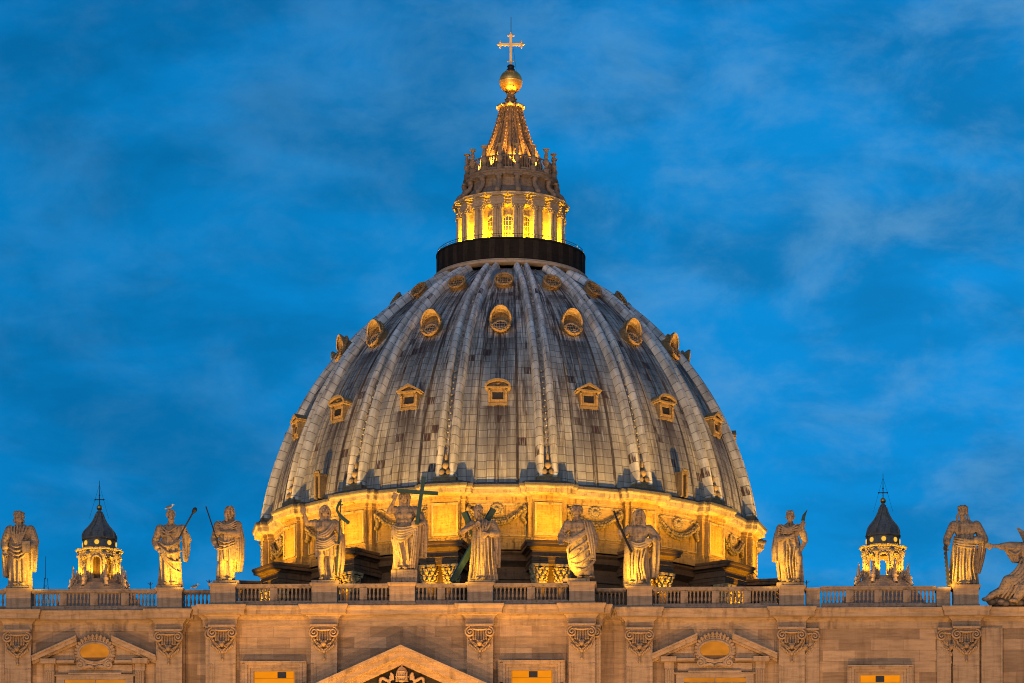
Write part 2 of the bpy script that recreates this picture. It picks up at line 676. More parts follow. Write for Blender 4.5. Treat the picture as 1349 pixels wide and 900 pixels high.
def lead_material(name, rib=False):
    m, t, b = newmat(name)
    uvn = N(t, 'ShaderNodeUVMap')
    sp = N(t, 'ShaderNodeSeparateXYZ')
    L(t, uvn.outputs[0], sp.inputs[0])
    U, V = sp.outputs[0], sp.outputs[1]
    ustrip = math_(t, 'MULTIPLY', U, 10.0 if not rib else 2.0)
    strip = math_(t, 'FLOOR', ustrip)
    wn0 = N(t, 'ShaderNodeTexWhiteNoise', noise_dimensions='1D')
    L(t, strip, wn0.inputs['W'])
    vrow = math_(t, 'ADD', math_(t, 'DIVIDE', V, 0.86 if not rib else 1.0), math_(t, 'MULTIPLY', wn0.outputs[0], 0.35))
    row = math_(t, 'FLOOR', vrow)
    cmb = N(t, 'ShaderNodeCombineXYZ')
    L(t, strip, cmb.inputs[0])
    L(t, row, cmb.inputs[1])
    wn = N(t, 'ShaderNodeTexWhiteNoise', noise_dimensions='2D')
    L(t, cmb.outputs[0], wn.inputs['Vector'])
    tone = wn.outputs[0]
    # height fade: upper sheets lighter, extra ambient light put into their colour
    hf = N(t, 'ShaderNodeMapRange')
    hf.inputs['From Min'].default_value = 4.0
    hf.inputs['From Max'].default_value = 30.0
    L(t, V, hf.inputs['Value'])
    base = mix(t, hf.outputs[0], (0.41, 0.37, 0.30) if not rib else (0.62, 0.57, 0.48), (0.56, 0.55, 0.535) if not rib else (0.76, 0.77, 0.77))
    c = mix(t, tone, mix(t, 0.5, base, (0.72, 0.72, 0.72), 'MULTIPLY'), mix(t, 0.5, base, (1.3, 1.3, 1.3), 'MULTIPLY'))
    # oxide patches inside the sheets
    cu = N(t, 'ShaderNodeCombineXYZ')
    L(t, math_(t, 'MULTIPLY', U, 9.0), cu.inputs[0])
    L(t, V, cu.inputs[1])
    pn = noise(t, cu.outputs[0], 0.55, 5, 0.6)
    c = mix(t, ramp(t, pn, [(0.42, 0.0), (0.64, 0.5)]), c, (0.30, 0.27, 0.245))
    # run-off streaks
    cs = N(t, 'ShaderNodeCombineXYZ')
    L(t, math_(t, 'MULTIPLY', U, 30.0 if not rib else 9.0), cs.inputs[0])
    L(t, math_(t, 'MULTIPLY', V, 0.20), cs.inputs[1])
    s1 = noise(t, cs.outputs[0], 1.0, 4, 0.6)
    cs2 = N(t, 'ShaderNodeCombineXYZ')
    L(t, math_(t, 'MULTIPLY', U, 84.0 if not rib else 20.0), cs2.inputs[0])
    L(t, math_(t, 'MULTIPLY', V, 0.5), cs2.inputs[1])
    s2 = noise(t, cs2.outputs[0], 1.0, 3, 0.6)
    cz = N(t, 'ShaderNodeCombineXYZ')
    L(t, math_(t, 'MULTIPLY', U, 4.0), cz.inputs[0])
    L(t, math_(t, 'MULTIPLY', V, 0.13), cz.inputs[1])
    zone = ramp(t, noise(t, cz.outputs[0], 1.0, 3, 0.5, loc=(5.2, 1.3, 0)), [(0.37, 0.16), (0.58, 1.0)])
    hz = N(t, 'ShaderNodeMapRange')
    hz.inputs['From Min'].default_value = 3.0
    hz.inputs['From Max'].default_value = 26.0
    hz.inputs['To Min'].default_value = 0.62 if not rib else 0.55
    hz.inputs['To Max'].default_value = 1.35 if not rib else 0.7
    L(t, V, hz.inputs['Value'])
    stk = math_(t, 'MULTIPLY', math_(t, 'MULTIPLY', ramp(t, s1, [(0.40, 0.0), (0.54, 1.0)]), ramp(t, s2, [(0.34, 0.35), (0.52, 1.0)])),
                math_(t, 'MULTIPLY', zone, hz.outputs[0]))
    brown = (0.046, 0.024, 0.016)
    if not rib:
        uf = math_(t, 'SUBTRACT', math_(t, 'FRACT', U), 0.5)
        au = math_(t, 'ABSOLUTE', uf)
        tot = None
        for (zd, hw, ln) in ((91.6, 0.20, 8.6), (99.6, 0.24, 7.5), (105.7, 0.24, 4.0), (110.3, 0.42, 4.5)):
            v0 = v_at(zd)
            fl = N(t, 'ShaderNodeMapRange')
            fl.inputs['From Min'].default_value = v0 - ln
            fl.inputs['From Max'].default_value = v0
            L(t, V, fl.inputs['Value'])
            below = math_(t, 'LESS_THAN', V, v0 + 0.1)
            inside = N(t, 'ShaderNodeMapRange')
            inside.inputs['From Min'].default_value = hw
            inside.inputs['From Max'].default_value = hw * 0.6
            L(t, au, inside.inputs['Value'])
            k = math_(t, 'MULTIPLY', math_(t, 'MULTIPLY', fl.outputs[0], below), inside.outputs[0])
            tot = k if tot is None else math_(t, 'MAXIMUM', tot, k)
        st = math_(t, 'MULTIPLY', tot, ramp(t, s1, [(0.32, 0.25), (0.48, 1.0)]))
        edge = N(t, 'ShaderNodeMapRange')      # rusty run-off beside each rib
        edge.inputs['From Min'].default_value = 0.32
        edge.inputs['From Max'].default_value = 0.455
        L(t, au, edge.inputs['Value'])
        ed = math_(t, 'MULTIPLY', edge.outputs[0], ramp(t, s1, [(0.38, 0.1), (0.50, 1.0)]))
        bl = math_(t, 'LESS_THAN', math_(t, 'ABSOLUTE', math_(t, 'SUBTRACT', au, 0.212)), 0.012)
        bl = math_(t, 'MULTIPLY', bl, ramp(t, s2, [(0.30, 0.45), (0.5, 0.95)]))
        cl2 = math_(t, 'LESS_THAN', math_(t, 'ABSOLUTE', math_(t, 'SUBTRACT', au, 0.018)), 0.009)
        bl = math_(t, 'MAXIMUM', bl, math_(t, 'MULTIPLY', cl2, ramp(t, s2, [(0.32, 0.2), (0.5, 0.9)])))
        stk = math_(t, 'MAXIMUM', math_(t, 'MAXIMUM', stk, bl), math_(t, 'MAXIMUM', math_(t, 'MULTIPLY', st, 0.95), ed))
    c = mix(t, math_(t, 'MINIMUM', math_(t, 'MULTIPLY', stk, 0.92), 0.93), c, brown)
    # whole rusted sheets
    wn3 = N(t, 'ShaderNodeTexWhiteNoise', noise_dimensions='3D')
    cmb3 = N(t, 'ShaderNodeCombineXYZ')
    L(t, strip, cmb3.inputs[0])
    L(t, row, cmb3.inputs[1])
    cmb3.inputs[2].default_value = 3.7
    L(t, cmb3.outputs[0], wn3.inputs['Vector'])
    rus = ramp(t, math_(t, 'ADD', wn3.outputs[0], math_(t, 'MULTIPLY', math_(t, 'SUBTRACT', zone, 0.6), 0.10)), [(0.962 if not rib else 0.97, 0.0), (0.975 if not rib else 0.977, 1.0)])
    grain = ramp(t, s2, [(0.36, 0.2), (0.52, 1.0)])
    c = mix(t, math_(t, 'MULTIPLY', rus, grain), c, (0.060, 0.032, 0.026))
    # bright runs (lead carbonate)
    s3 = noise(t, cs.outputs[0], 1.7, 3, 0.5, loc=(11.0, 2.0, 0))
    c = mix(t, ramp(t, s3, [(0.60, 0.0), (0.70, 0.45)]), c, (0.72, 0.71, 0.69))
    # sheet seams
    fv = math_(t, 'FRACT', vrow)
    seam = math_(t, 'LESS_THAN', fv, 0.075)
    fu = math_(t, 'FRACT', ustrip)
    if not rib:
        useam = math_(t, 'MULTIPLY', math_(t, 'LESS_THAN', fu, 0.05), 0.5)
        seam2 = math_(t, 'MAXIMUM', seam, useam)
    else:
        seam2 = seam
        ch = math_(t, 'LESS_THAN', math_(t, 'ABSOLUTE', math_(t, 'SUBTRACT', U, 0.5)), 0.115)
        cn = ramp(t, noise(t, uvn.outputs[0], 1.4, 4, 0.6, mscale=(1, 1, 1)), [(0.35, 0.55), (0.6, 1.0)])
        c = mix(t, math_(t, 'MULTIPLY', math_(t, 'MULTIPLY', ch, 0.7), cn), c, (0.12, 0.075, 0.05))
    c = mix(t, math_(t, 'MULTIPLY', seam2, 0.72), c, (0.06, 0.043, 0.036))
    L(t, c, b.inputs['Base Color'])
    b.inputs['Roughness'].default_value = 0.62
    b.inputs['Specular IOR Level'].default_value = 0.3
    hgt = math_(t, 'SUBTRACT', math_(t, 'MULTIPLY', noise(t, cu.outputs[0], 3.0, 4, 0.6), 0.5), math_(t, 'MULTIPLY', seam, 1.0))
    bump(t, b, hgt, 0.35, 0.05)
    return m


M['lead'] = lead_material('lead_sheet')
M['lead_rib'] = lead_material('lead_rib', True)
#@@SETTING

# ================================================================= ground
g = MB()
g.add([(-3000, -3000, 0), (3000, -3000, 0), (3000, 3000, 0), (-3000, 3000, 0)], [(0, 1, 2, 3)])
go = g.build('ground', M['ground'])
go['kind'] = 'structure'

# ================================================================= church front
FA = thing('church_facade', 'wide travertine church front with pilasters, lit orange windows and a central gable', 'facade', (0, -140.25, 0))


def fpart(mb, name, mats, parent=None, **k):
    o = mb.build(name, mats, None, **k)
    if parent is None:
        parent = FA
    o.parent = parent
    o.matrix_parent_inverse = Matrix.Translation((0, 140.25, 0)) if parent is FA else Matrix.Identity(4)
    return o


YC, YS, YR = -139.65, -137.95, -137.6     # wall planes: centre, side, recess
TOP = 48.35
PIL = [(5.54, YC), (12.77, YC), (16.83, YS), (27.68, YS), (40.1, YS)]   # +- pilaster centres
HW = 0.93
PD = 0.55


def wall_y(x):
    a = abs(x)
    if a < 14.05:
        return YC
    if a < 15.75:
        return YR
    return YS


# wall
w = MB()
edges = [(-58, YS), (-15.75, YS), (-15.75, YR), (-14.05, YR), (-14.05, YC), (14.05, YC), (14.05, YR), (15.75, YR), (15.75, YS), (58, YS)]
w.sweep([(-58, -125)] + edges + [(58, -125)], [(0, 0), (0, TOP + 0.3)])
fpart(w, 'wall', M['facade'])
# roof slab behind the balustrade
w = MB()
w.box(-57.9, 57.9, -136.9, -100, 47.6, 48.6)
fpart(w, 'roof_terrace', M['rail'])


def spiral(cx, cz, r, turns, sgn, y, n=26):
    pts = []
    for i in range(n):
        t = i / (n - 1)
        a = PI / 2 + sgn * t * turns * 2 * PI
        rr = r * (1 - 0.85 * t)
        pts.append((cx + rr * math.cos(a), y - 0.06 * t, cz + rr * math.sin(a)))
    return pts


def capital_mesh():
    c = MB()
    c.box(-0.98, 0.98, -0.32, 0.02, -0.16, -0.02)
    c.box(-0.86, 0.86, -0.2, 0.02, -0.30, -0.16)
    for s in (-1, 1):
        c.tube(spiral(s * 0.68, -0.56, 0.37, 1.8, -s, -0.2), [0.095 - 0.0018 * i for i in range(26)], 6)
        c.ell((s * 0.68, -0.12, -0.56), (0.30, 0.05, 0.30), 10)
    c.tube([(-0.5, -0.22, -0.36), (-0.2, -0.28, -0.42), (0.2, -0.28, -0.42), (0.5, -0.22, -0.36)], 0.08, 6)
    for k in range(6):
        x = -0.46 + 0.184 * k
        c.tube([(x, -0.12, -0.46), (x, -0.14, -1.02)], 0.066, 6)
        c.ell((x, -0.14, -1.05), 0.08, 6)
    c.box(-0.54, 0.54, -0.08, 0.02, -1.1, -0.4)
    # cherub head with wings
    c.ell((0, -0.26, -1.36), (0.19, 0.2, 0.23), 12)
    c.ell((0, -0.45, -1.37), (0.045, 0.06, 0.06), 6)
    for s in (-1, 1):
        c.ell((s * 0.1, -0.40, -1.41), (0.07, 0.05, 0.06), 6)
        c.ell((s * 0.13, -0.26, -1.2), (0.11, 0.14, 0.1), 6)
        for q in range(4):
            a = R(200 + 18 * q)
            p0 = Vector((s * 0.14, -0.16, -1.5))
            p1 = p0 + Vector((s * (0.44 - 0.05 * q), 0.04, 0.34 - 0.13 * q))
            c.tube([p0, p1], [0.085, 0.03], 6)
        # swag of leaves from the volute down to the tassel
        for i in range(15):
            t = i / 14
            x = s * (0.86 * (1 - t) ** 0.85)
            z = -0.72 - 1.12 * t ** 0.9
            c.ell((x, -0.12 - 0.05 * math.sin(i * 2.1), z), (0.10, 0.09, 0.085), 6, Matrix.Rotation(0.7 * i, 3, 'Y'))
        c.tube([(s * 0.84, -0.1, -0.7), (s * 0.9, -0.08, -1.0), (s * 0.74, -0.08, -1.32)], [0.07, 0.05, 0.02], 6)
        for i in range(6):
            a = i / 5
            c.ell((s * (0.7 - 0.5 * a), -0.09, -1.45 - 0.42 * a), (0.09, 0.08, 0.12), 6)
    c.ell((0, -0.1, -1.88), (0.15, 0.12, 0.14), 8)
    c.tube([(0, -0.08, -1.95), (0, -0.09, -2.2), (0, -0.09, -2.35)], [0.05, 0.05, 0.06], 6)
    c.ell((0, -0.1, -2.42), (0.1, 0.09, 0.15), 7)
    return c


capital0 = None
for sg in (-1, 1):
    for (xc, yw) in PIL:
        x = sg * xc
        if x < -35:
            continue
        p = MB()
        yf = yw - PD
        p.box(-HW, HW, 0.0, PD - 0.003 if abs(x) > 13 else PD - 0.003, 0, TOP)
        for e in (-1, 1):        # raised flat border strips down the pilaster
            p.box(e * (HW - 0.10) - 0.10, e * (HW - 0.10) + 0.10 - 0.003, -0.05, -0.002, 0, TOP - 2.75)
            p.box(e * (HW - 0.33) - 0.035, e * (HW - 0.33) + 0.035, -0.03, -0.002, 0, TOP - 2.75)
        po = p.build('pilaster', M['trim'], FA)
        po.location = (x, yf + 140.25, 0)
        if capital0 is None:
            cmsh = capital_mesh()
            cmsh.v = [(a_, b_ * 1.55, c_) for a_, b_, c_ in cmsh.v]
            capital0 = cmsh.build('capital', M['trim'], po, smooth=True, angle=50)
            co = capital0
        else:
            co = capital0.copy()
            COL.objects.link(co)
            co.parent = po
        co.location = (0, 0.0, TOP)
# stepped back half pilasters beside the main ones, each with the edge of its own capital
for x, hw in ((-13.72, 0.3), (13.80, 0.3), (29.15, 0.5), (38.55, 0.5), (41.95, 0.75)):
    yw = wall_y(x)
    yf = yw - 0.26
    p = MB()
    p.box(-hw, hw, 0, 0.257, 0, TOP)
    p.box(hw - 0.14, hw - 0.002, -0.04, -0.002, 0, TOP - 0.5)
    po = p.build('half_pilaster', M['trim'], FA)
    po.location = (x, yf + 140.25, 0)
    if abs(x) < 41:
        co = capital0.copy()
        COL.objects.link(co)
        co.parent = po
        co.location = ((hw - 1.0) * (1 if x in (13.80, 29.15) else -1), 0.22, TOP - 0.012)

# cornice with a break over every pilaster
path = [(-58, YS)]
items = []
for sg in (-1, 1):
    for (xc, yw) in PIL:
        items.append((sg * xc, yw))
items.sort()
for (x, yw) in items:
    e = 0.0
    if abs(abs(x) - 12.77) < 0.01:
        pass
    path += [(x - HW - e, yw), (x - HW - e, yw - PD), (x + HW + e, yw - PD), (x + HW + e, yw)]
    if abs(x + 16.83) < 0.01:
        path += [(-15.75, YS), (-15.75, YR), (-14.15, YR), (-14.15, YC)]
    if abs(x - 12.77) < 0.01:
        path += [(14.15, YC), (14.15, YR), (15.75, YR), (15.75, YS)]
path.append((58, YS))
clean = [path[0]]
for q in path[1:]:
    if abs(q[0] - clean[-1][0]) + abs(q[1] - clean[-1][1]) > 1e-4:
        clean.append(q)
cor = MB()
cor.sweep(clean, [(0.0, TOP - 0.02), (0.07, TOP), (0.07, TOP + 0.16), (0.10, TOP + 0.17), (0.10, TOP + 0.46), (0.16, TOP + 0.50), (0.22, TOP + 0.60),
                  (0.34, TOP + 0.68), (0.34, TOP + 0.73), (0.66, TOP + 0.76), (0.68, TOP + 1.06), (0.72, TOP + 1.09), (0.78, TOP + 1.2), (0.82, TOP + 1.32),
                  (0.82, TOP + 1.38), (0.2, TOP + 1.45), (-1.4, TOP + 1.47)])
fpart(cor, 'cornice', M['trim'])
ZB = TOP + 1.46      # balustrade floor 49.81

# pedestals
PEDX = [-27.68, -16.83, -12.77, -5.54, 0.0, 5.54, 12.77, 16.83, 27.68, 40.1]


def ped_y(x):
    a = abs(x)
    return (YC if a < 14 else YS) - PD + 0.02


PTOP = 51.36
ped0 = None
for x in PEDX:
    if ped0 is None:
        p = MB()
        p.box(-0.90, 0.90, 0, 1.7, ZB - 0.02, PTOP - 0.20)
        p.box(-0.96, 0.96, -0.06, 1.76, ZB - 0.02, ZB + 0.17)
        p.sweep([(-0.9, 0), (0.9, 0), (0.9, 1.7), (-0.9, 1.7)], [(0.0, PTOP - 0.24), (0.05, PTOP - 0.2), (0.09, PTOP - 0.13), (0.13, PTOP - 0.11), (0.13, PTOP), (-0.85, PTOP + 0.002)], closed=True)
        ped0 = p.build('pedestal', M['trim'], FA)
        o = ped0
    else:
        o = ped0.copy()
        COL.objects.link(o)
        o.parent = FA
    o.location = (x, ped_y(x) + 140.25, 0)
for x, hw in ((29.2, 0.5), (38.5, 0.5)):
    p = MB()
    p.box(-hw, hw, 0, 1.2, ZB - 0.02, PTOP - 0.3)
    p.box(-hw - 0.05, hw + 0.05, -0.05, 1.25, PTOP - 0.3, PTOP - 0.1)
    o = p.build('pedestal', M['trim'], FA)
    o.location = (x, ped_y(x) + 140.6, 0)

# central gable
gz, gs, gt = 46.72, 0.445, 1.22
gl = 13.2


def gable_prof(px):
    return gz - gs * abs(px)


gb = MB()
yb = YC - PD - 0.002
for (o0, o1, out) in ((0.0, 0.20, 1.30), (0.20, 0.34, 1.18), (0.34, 0.78, 1.02), (0.78, 0.92, 0.62), (0.92, 1.22, 0.42)):
    for s in (-1, 1):
        poly = [(0, gz - o0), (s * gl, gz - gs * gl - o0), (s * gl, gz - gs * gl - o1), (0, gz - o1)]
        if s < 0:
            poly = poly[::-1]
        gb.prism(poly, yb - out, yb + 0.3)
gb.prism([(-gl, gz - gs * gl - 1.3), (0, gz - 1.2), (gl, gz - gs * gl - 1.3)][::-1], yb + 0.05, yb + 0.28)
gb.box(-gl, gl, yb - 1.2, yb + 0.25, gz - gs * gl - 2.6, gz - gs * gl - 1.3)
gab = fpart(gb, 'gable', M['trim'])
cr = MB()
ztop = gz - gt - 0.08
cr.ell((0, yb - 0.12, ztop - 0.62), (0.42, 0.28, 0.58), 14)
for k in range(-3, 4):
    cr.tube([(0.13 * k, yb - 0.33, ztop - 1.1), (0.12 * k, yb - 0.40, ztop - 0.65), (0.05 * k, yb - 0.25, ztop - 0.15)], 0.04, 5)
for zz, rr in ((-1.1, 0.42), (-0.78, 0.44), (-0.45, 0.37)):
    cr.tube([(rr * math.cos(a), yb - 0.12 - 0.3 * abs(math.sin(a)), ztop + zz) for a in [PI * i / 10 for i in range(11)]], 0.05, 5)
cr.ell((0, yb - 0.14, ztop - 0.02), 0.1, 8)
for s in (-1, 1):
    cr.box(s * 0.72 - 0.16, s * 0.72 + 0.16, yb - 0.2, yb, ztop - 1.0, ztop - 0.72, mat=None)
    cr.tube([(s * 0.75, yb - 0.12, ztop - 0.85), (s * 1.6, yb - 0.1, ztop - 2.4)], 0.09, 6)
    for i in range(26):
        t = i / 25
        a = t * 9.0
        cr.ell((s * (0.55 + 1.15 * t + 0.12 * math.cos(a)), yb - 0.12, ztop - 0.66 - 0.55 * t + 0.16 * math.sin(a * 1.3)), (0.13, 0.12, 0.1), 6, Matrix.Rotation(a, 3, 'Y'))
    cr.tube(spiral(s * 1.0, ztop - 1.45, 0.3, 1.4, s, yb - 0.1, 18), 0.08, 6)
    cr.tube(spiral(s * 1.75, ztop - 1.9, 0.26, 1.4, s, yb - 0.1, 18), 0.07, 6)
cr.prism([(-0.62, ztop - 1.3), (0.62, ztop - 1.3), (0.7, ztop - 2.2), (0, ztop - 2.9), (-0.7, ztop - 2.2)], yb - 0.25, yb)
o = cr.build('coat_of_arms', M['trim'], gab, smooth=True, angle=50)
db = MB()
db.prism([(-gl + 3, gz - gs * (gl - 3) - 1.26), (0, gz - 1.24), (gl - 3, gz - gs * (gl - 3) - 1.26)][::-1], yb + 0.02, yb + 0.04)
db.build('tympanum', M['pier_soot_gable_shade'], gab)  # thin near-black sheet, the shadow inside the gable put into its colour


def plain_window(x, vent):
    yw = wall_y(x)
    zt = 45.15 if abs(x) < 14 else 45.0
    f = MB()
    hw, zo = 1.47, zt
    # stepped architrave with ears
    for (a, b, out) in ((0.0, 0.22, 0.2), (0.22, 0.40, 0.34), (0.40, 0.56, 0.5)):
        f.box(-hw - b, -hw - a - (0.001 if a else 0), yw - out, yw, zt - 6, zt + a)
        f.box(hw + a + (0.001 if a else 0), hw + b, yw - out, yw, zt - 6, zt + a)
        f.box(-hw - b, hw + b, yw - out, yw, zt + a, zt + b - 0.001)
    for s in (-1, 1):
        f.box(min(s * (hw + 0.56), s * (hw + 0.80)), max(s * (hw + 0.56), s * (hw + 0.80)), yw - 0.42, yw, zt - 0.85, zt + 0.52)
        f.box(min(s * (hw + 0.80), s * (hw + 0.88)), max(s * (hw + 0.80), s * (hw + 0.88)), yw - 0.5, yw, zt - 0.95, zt + 0.60)
    f.box(-hw - 0.88, hw + 0.88, yw - 0.58, yw, zt + 0.56, zt + 0.66)
    wo_ = fpart(f, 'window', M['trim'])
    wo_.location = (x, 0, 0)
    p = MB()
    p.box(-hw, hw, yw - 0.05, yw - 0.004, zt - 6, zt)
    p.build('pane', M['pane'], wo_)
    p = MB()
    for k in range(9):
        p.box(-hw, hw, yw - 0.085, yw - 0.052, zt - 0.52 - 0.62 * k, zt - 0.47 - 0.62 * k)
    p.box(-hw, -hw + 0.09, yw - 0.09, yw - 0.052, zt - 6, zt)
    p.box(hw - 0.09, hw, yw - 0.09, yw - 0.052, zt - 6, zt)
    p.build('blind_bar', M['pane_dim'], wo_)
    p = MB()
    p.box(vent - 0.31, vent + 0.31, yw - 0.14, yw - 0.055, zt - 0.48, zt - 0.05)
    p.build('vent', M['iron'], wo_)


plain_window(-9.15, 0.55)
plain_window(9.2, 0.10)
plain_window(34.0, -0.02)


def ring_xz(mb, cx, cz, a, b, y, rad, n=40, seg=8):
    pts = [(cx + a * math.cos(2 * PI * i / n), y, cz + b * math.sin(2 * PI * i / n)) for i in range(n + 1)]
    mb.tube(pts, rad, seg, caps=False)


def gabled_window(x):
    yw = YS
    zc_ = 46.78
    f = MB()
    f.box(-2.76, -2.2, yw - 0.3, yw, 38, 44.85)
    f.box(2.2, 2.76, yw - 0.3, yw, 38, 44.85)
    f.box(-2.76, 2.76, yw - 0.3, yw, 44.85, 45.22)
    f.box(-1.9, 1.9, yw - 0.36, yw, 45.22, 45.34)
    f.box(-2.9, 2.9, yw - 0.38, yw - 0.0015, 45.10, 45.2)
    f.box(-2.66, 2.66, yw - 0.12, yw, 45.34, 45.9)
    wo_ = fpart(f, 'window', M['trim'])
    wo_.location = (x, 0, 0)
    p = MB()
    p.box(-2.2, 2.2, yw - 0.05, yw - 0.004, 38, 44.85)
    p.build('pane', M['pane_dim'], wo_)
    p = MB()
    p.box(-0.04, 0.04, yw - 0.09, yw - 0.052, 38, 44.85)
    p.box(-2.2, 2.2, yw - 0.085, yw - 0.053, 44.50, 44.56)
    p.build('glazing_bar', M['spire'], wo_)
    for s in (-1, 1):
        k = MB()
        # broken raking cornice
        for (o0, o1, out) in ((0.0, 0.14, 0.95), (0.14, 0.40, 0.80), (0.40, 0.56, 0.45)):
            poly = [(s * 1.25, 47.92 - o0), (s * 4.45, 46.50 - o0), (s * 4.45, 46.50 - o1), (s * 1.25, 47.92 - o1)]
            k.prism(poly if s > 0 else poly[::-1], yw - out, yw)
        k.prism(([(s * 1.2, 47.4), (s * 3.9, 46.2), (s * 1.2, 46.2)] if s > 0 else [(s * 1.2, 46.2), (s * 3.9, 46.2), (s * 1.2, 47.4)]), yw - 0.12, yw)
        # entablature blocks
        k.box(min(s * 1.45, s * 3.95), max(s * 1.45, s * 3.95), yw - 0.55, yw, 46.02, 46.2)
        k.box(min(s * 2.75, s * 3.85), max(s * 2.75, s * 3.85), yw - 0.75, yw - 0.003, 45.96, 46.3)
        k.box(min(s * 2.9, s * 3.6), max(s * 2.9, s * 3.6), yw - 0.4, yw, 45.5, 45.96)
        # fluted bracket
        k.box(min(s * 2.9, s * 3.55), max(s * 2.9, s * 3.55), yw - 0.36, yw, 43.4, 45.5)
        for q in range(4):
            xx = s * (2.98 + 0.165 * q)
            k.tube([(xx, yw - 0.38, 43.7), (xx, yw - 0.42, 45.4)], 0.055, 6)
        fpart(k, 'broken_pediment', M['trim']).location = (x, 0, 0)
    q = MB()
    n = 40
    q.prism([(1.3 * math.cos(2 * PI * i / n), zc_ + 1.05 * math.sin(2 * PI * i / n)) for i in range(n)], yw - 0.28, yw - 0.004)
    ring_xz(q, 0, zc_, 1.13, 0.70, yw - 0.40, 0.085)
    ring_xz(q, 0, zc_, 1.24, 0.82, yw - 0.30, 0.10)
    for i in range(30):     # scalloped shell border
        a = 2 * PI * i / 30
        up = 1.0 + 0.12 * max(0, math.sin(a))
        q.ell((1.36 * math.cos(a), yw - 0.26, zc_ + 1.06 * up * math.sin(a)), (0.17, 0.2, 0.15), 8)
        q.tube([(1.24 * math.cos(a), yw - 0.34, zc_ + 0.86 * math.sin(a)), (1.46 * math.cos(a), yw - 0.40, zc_ + 1.18 * up * math.sin(a))], [0.05, 0.09], 5)
    for s in (-1, 1):
        q.tube(spiral(s * 1.02, zc_ - 0.88, 0.32, 1.6, s, yw - 0.44, 22), 0.085, 6)
        q.ell((s * 1.02, yw - 0.44, zc_ - 0.88), (0.1, 0.1, 0.1), 6)
        q.tube([(s * 0.8, yw - 0.36, zc_ - 1.05), (s * 0.3, yw - 0.4, zc_ - 0.98), (0, yw - 0.4, zc_ - 1.12)], [0.14, 0.11, 0.1], 7)
    ov = fpart(q, 'oval_window', M['trim'], smooth=True, angle=40)
    ov.location = (x, 0, 0)
    p = MB()
    p.prism([(1.10 * math.cos(2 * PI * i / n), zc_ + 0.67 * math.sin(2 * PI * i / n)) for i in range(n)], yw - 0.31, yw - 0.285)
    p.build('pane', M['pane_dim'], ov)
    p = MB()
    p.prism([(-0.96, zc_ - 0.36), (0.96, zc_ - 0.36), (0.75, zc_ - 0.52), (0.3, zc_ - 0.66), (-0.3, zc_ - 0.66), (-0.75, zc_ - 0.52)][::-1], yw - 0.38, yw - 0.32)
    p.build('ledge', M['drum'], ov)


gabled_window(-22.2)
gabled_window(22.2)

# ================================================================= balustrades
bal0 = MB()
bal0.lathe([(0.0, 0.0), (0.085, 0.0), (0.085, 0.07), (0.055, 0.10), (0.062, 0.16), (0.098, 0.30), (0.094, 0.38), (0.058, 0.56), (0.05, 0.68), (0.07, 0.72),
            (0.055, 0.76), (0.085, 0.84), (0.085, 0.92), (0, 0.92)], 10)
bal_mesh = None
NAMES = ['book holding statue', 'club bearing statue', 'thin spear statue', 'scroll staff statue', 'tall cross statue', 'X-shaped cross statue',
         'billowing robes statue', 'slanted sword statue', 'green blade statue', 'saw statue']


def balustrade(x0, x1, nm, piers, gap=0):
    global bal_mesh
    y = (YC if abs((x0 + x1) / 2) < 13.5 else YS) - 0.22
    if 14 < abs((x0 + x1) / 2) < 16:
        y = YS + 0.15
    xm = (x0 + x1) / 2
    b = thing('balustrade', nm, 'balustrade', (xm, y, ZB), 'balustrade sections along the church front')
    h = (x1 - x0) / 2
    m = MB()
    m.box(-h, h, -0.2, 0.24, 0, 0.30)
    m.box(-h, h, -0.14, 0.18, 1.22, 1.27)
    m.box(-h, h, -0.22, 0.26, 1.27, 1.40)
    m.box(-h, h, -0.25, 0.29, 1.40, 1.49)
    m.build('rail', M['rail'], b)
    n = piers
    xs = [-h + 2 * h * (k + 1) / (n + 1) for k in range(n)]
    for px in xs:
        p = MB()
        p.box(-0.27, 0.27, -0.17, 0.2, 0.30, 1.22)
        p.build('pier', M['rail'], b).location = (px, 0, 0)
    lims = [-h] + xs + [h]
    for i in range(n + 1):
        a = lims[i] + (0.3 if i else 0.06)
        c = lims[i + 1] - (0.3 if i < n else 0.06)
        cnt = max(2, int(round((c - a) / 0.285)))
        for k in range(cnt):
            xx = a + (c - a) * (k + 0.5) / cnt
            if bal_mesh is None:
                o = bal0.build('baluster', M['rail'], b, smooth=True, angle=40)
                bal_mesh = o.data
            else:
                o = bpy.data.objects.new('baluster', bal_mesh)
                o.parent = b
                COL.objects.link(o)
            o.location = (xx, 0.02, 0.30)


E_ = 0.96
for i in range(9):
    a, c = PEDX[i] + E_, PEDX[i + 1] - E_
    if i == 8:
        a, c = 29.76, 37.94
    span = c - a
    piers = 3 if span > 7 else (1 if span > 3 else 0)
    balustrade(a, c, 'stone balustrade between the %s and the %s' % (NAMES[i], NAMES[i + 1]), piers)
balustrade(-40, PEDX[0] - E_, 'stone balustrade cut off by the frame left of the book holding statue', 3)

# ================================================================= the great dome
DO = thing('church_dome', 'huge ribbed grey lead dome with rust streaks above a golden lit drum', 'dome', (0, 0, 0))
DO.location.z = -2.03
DO.scale.z = 1.01536
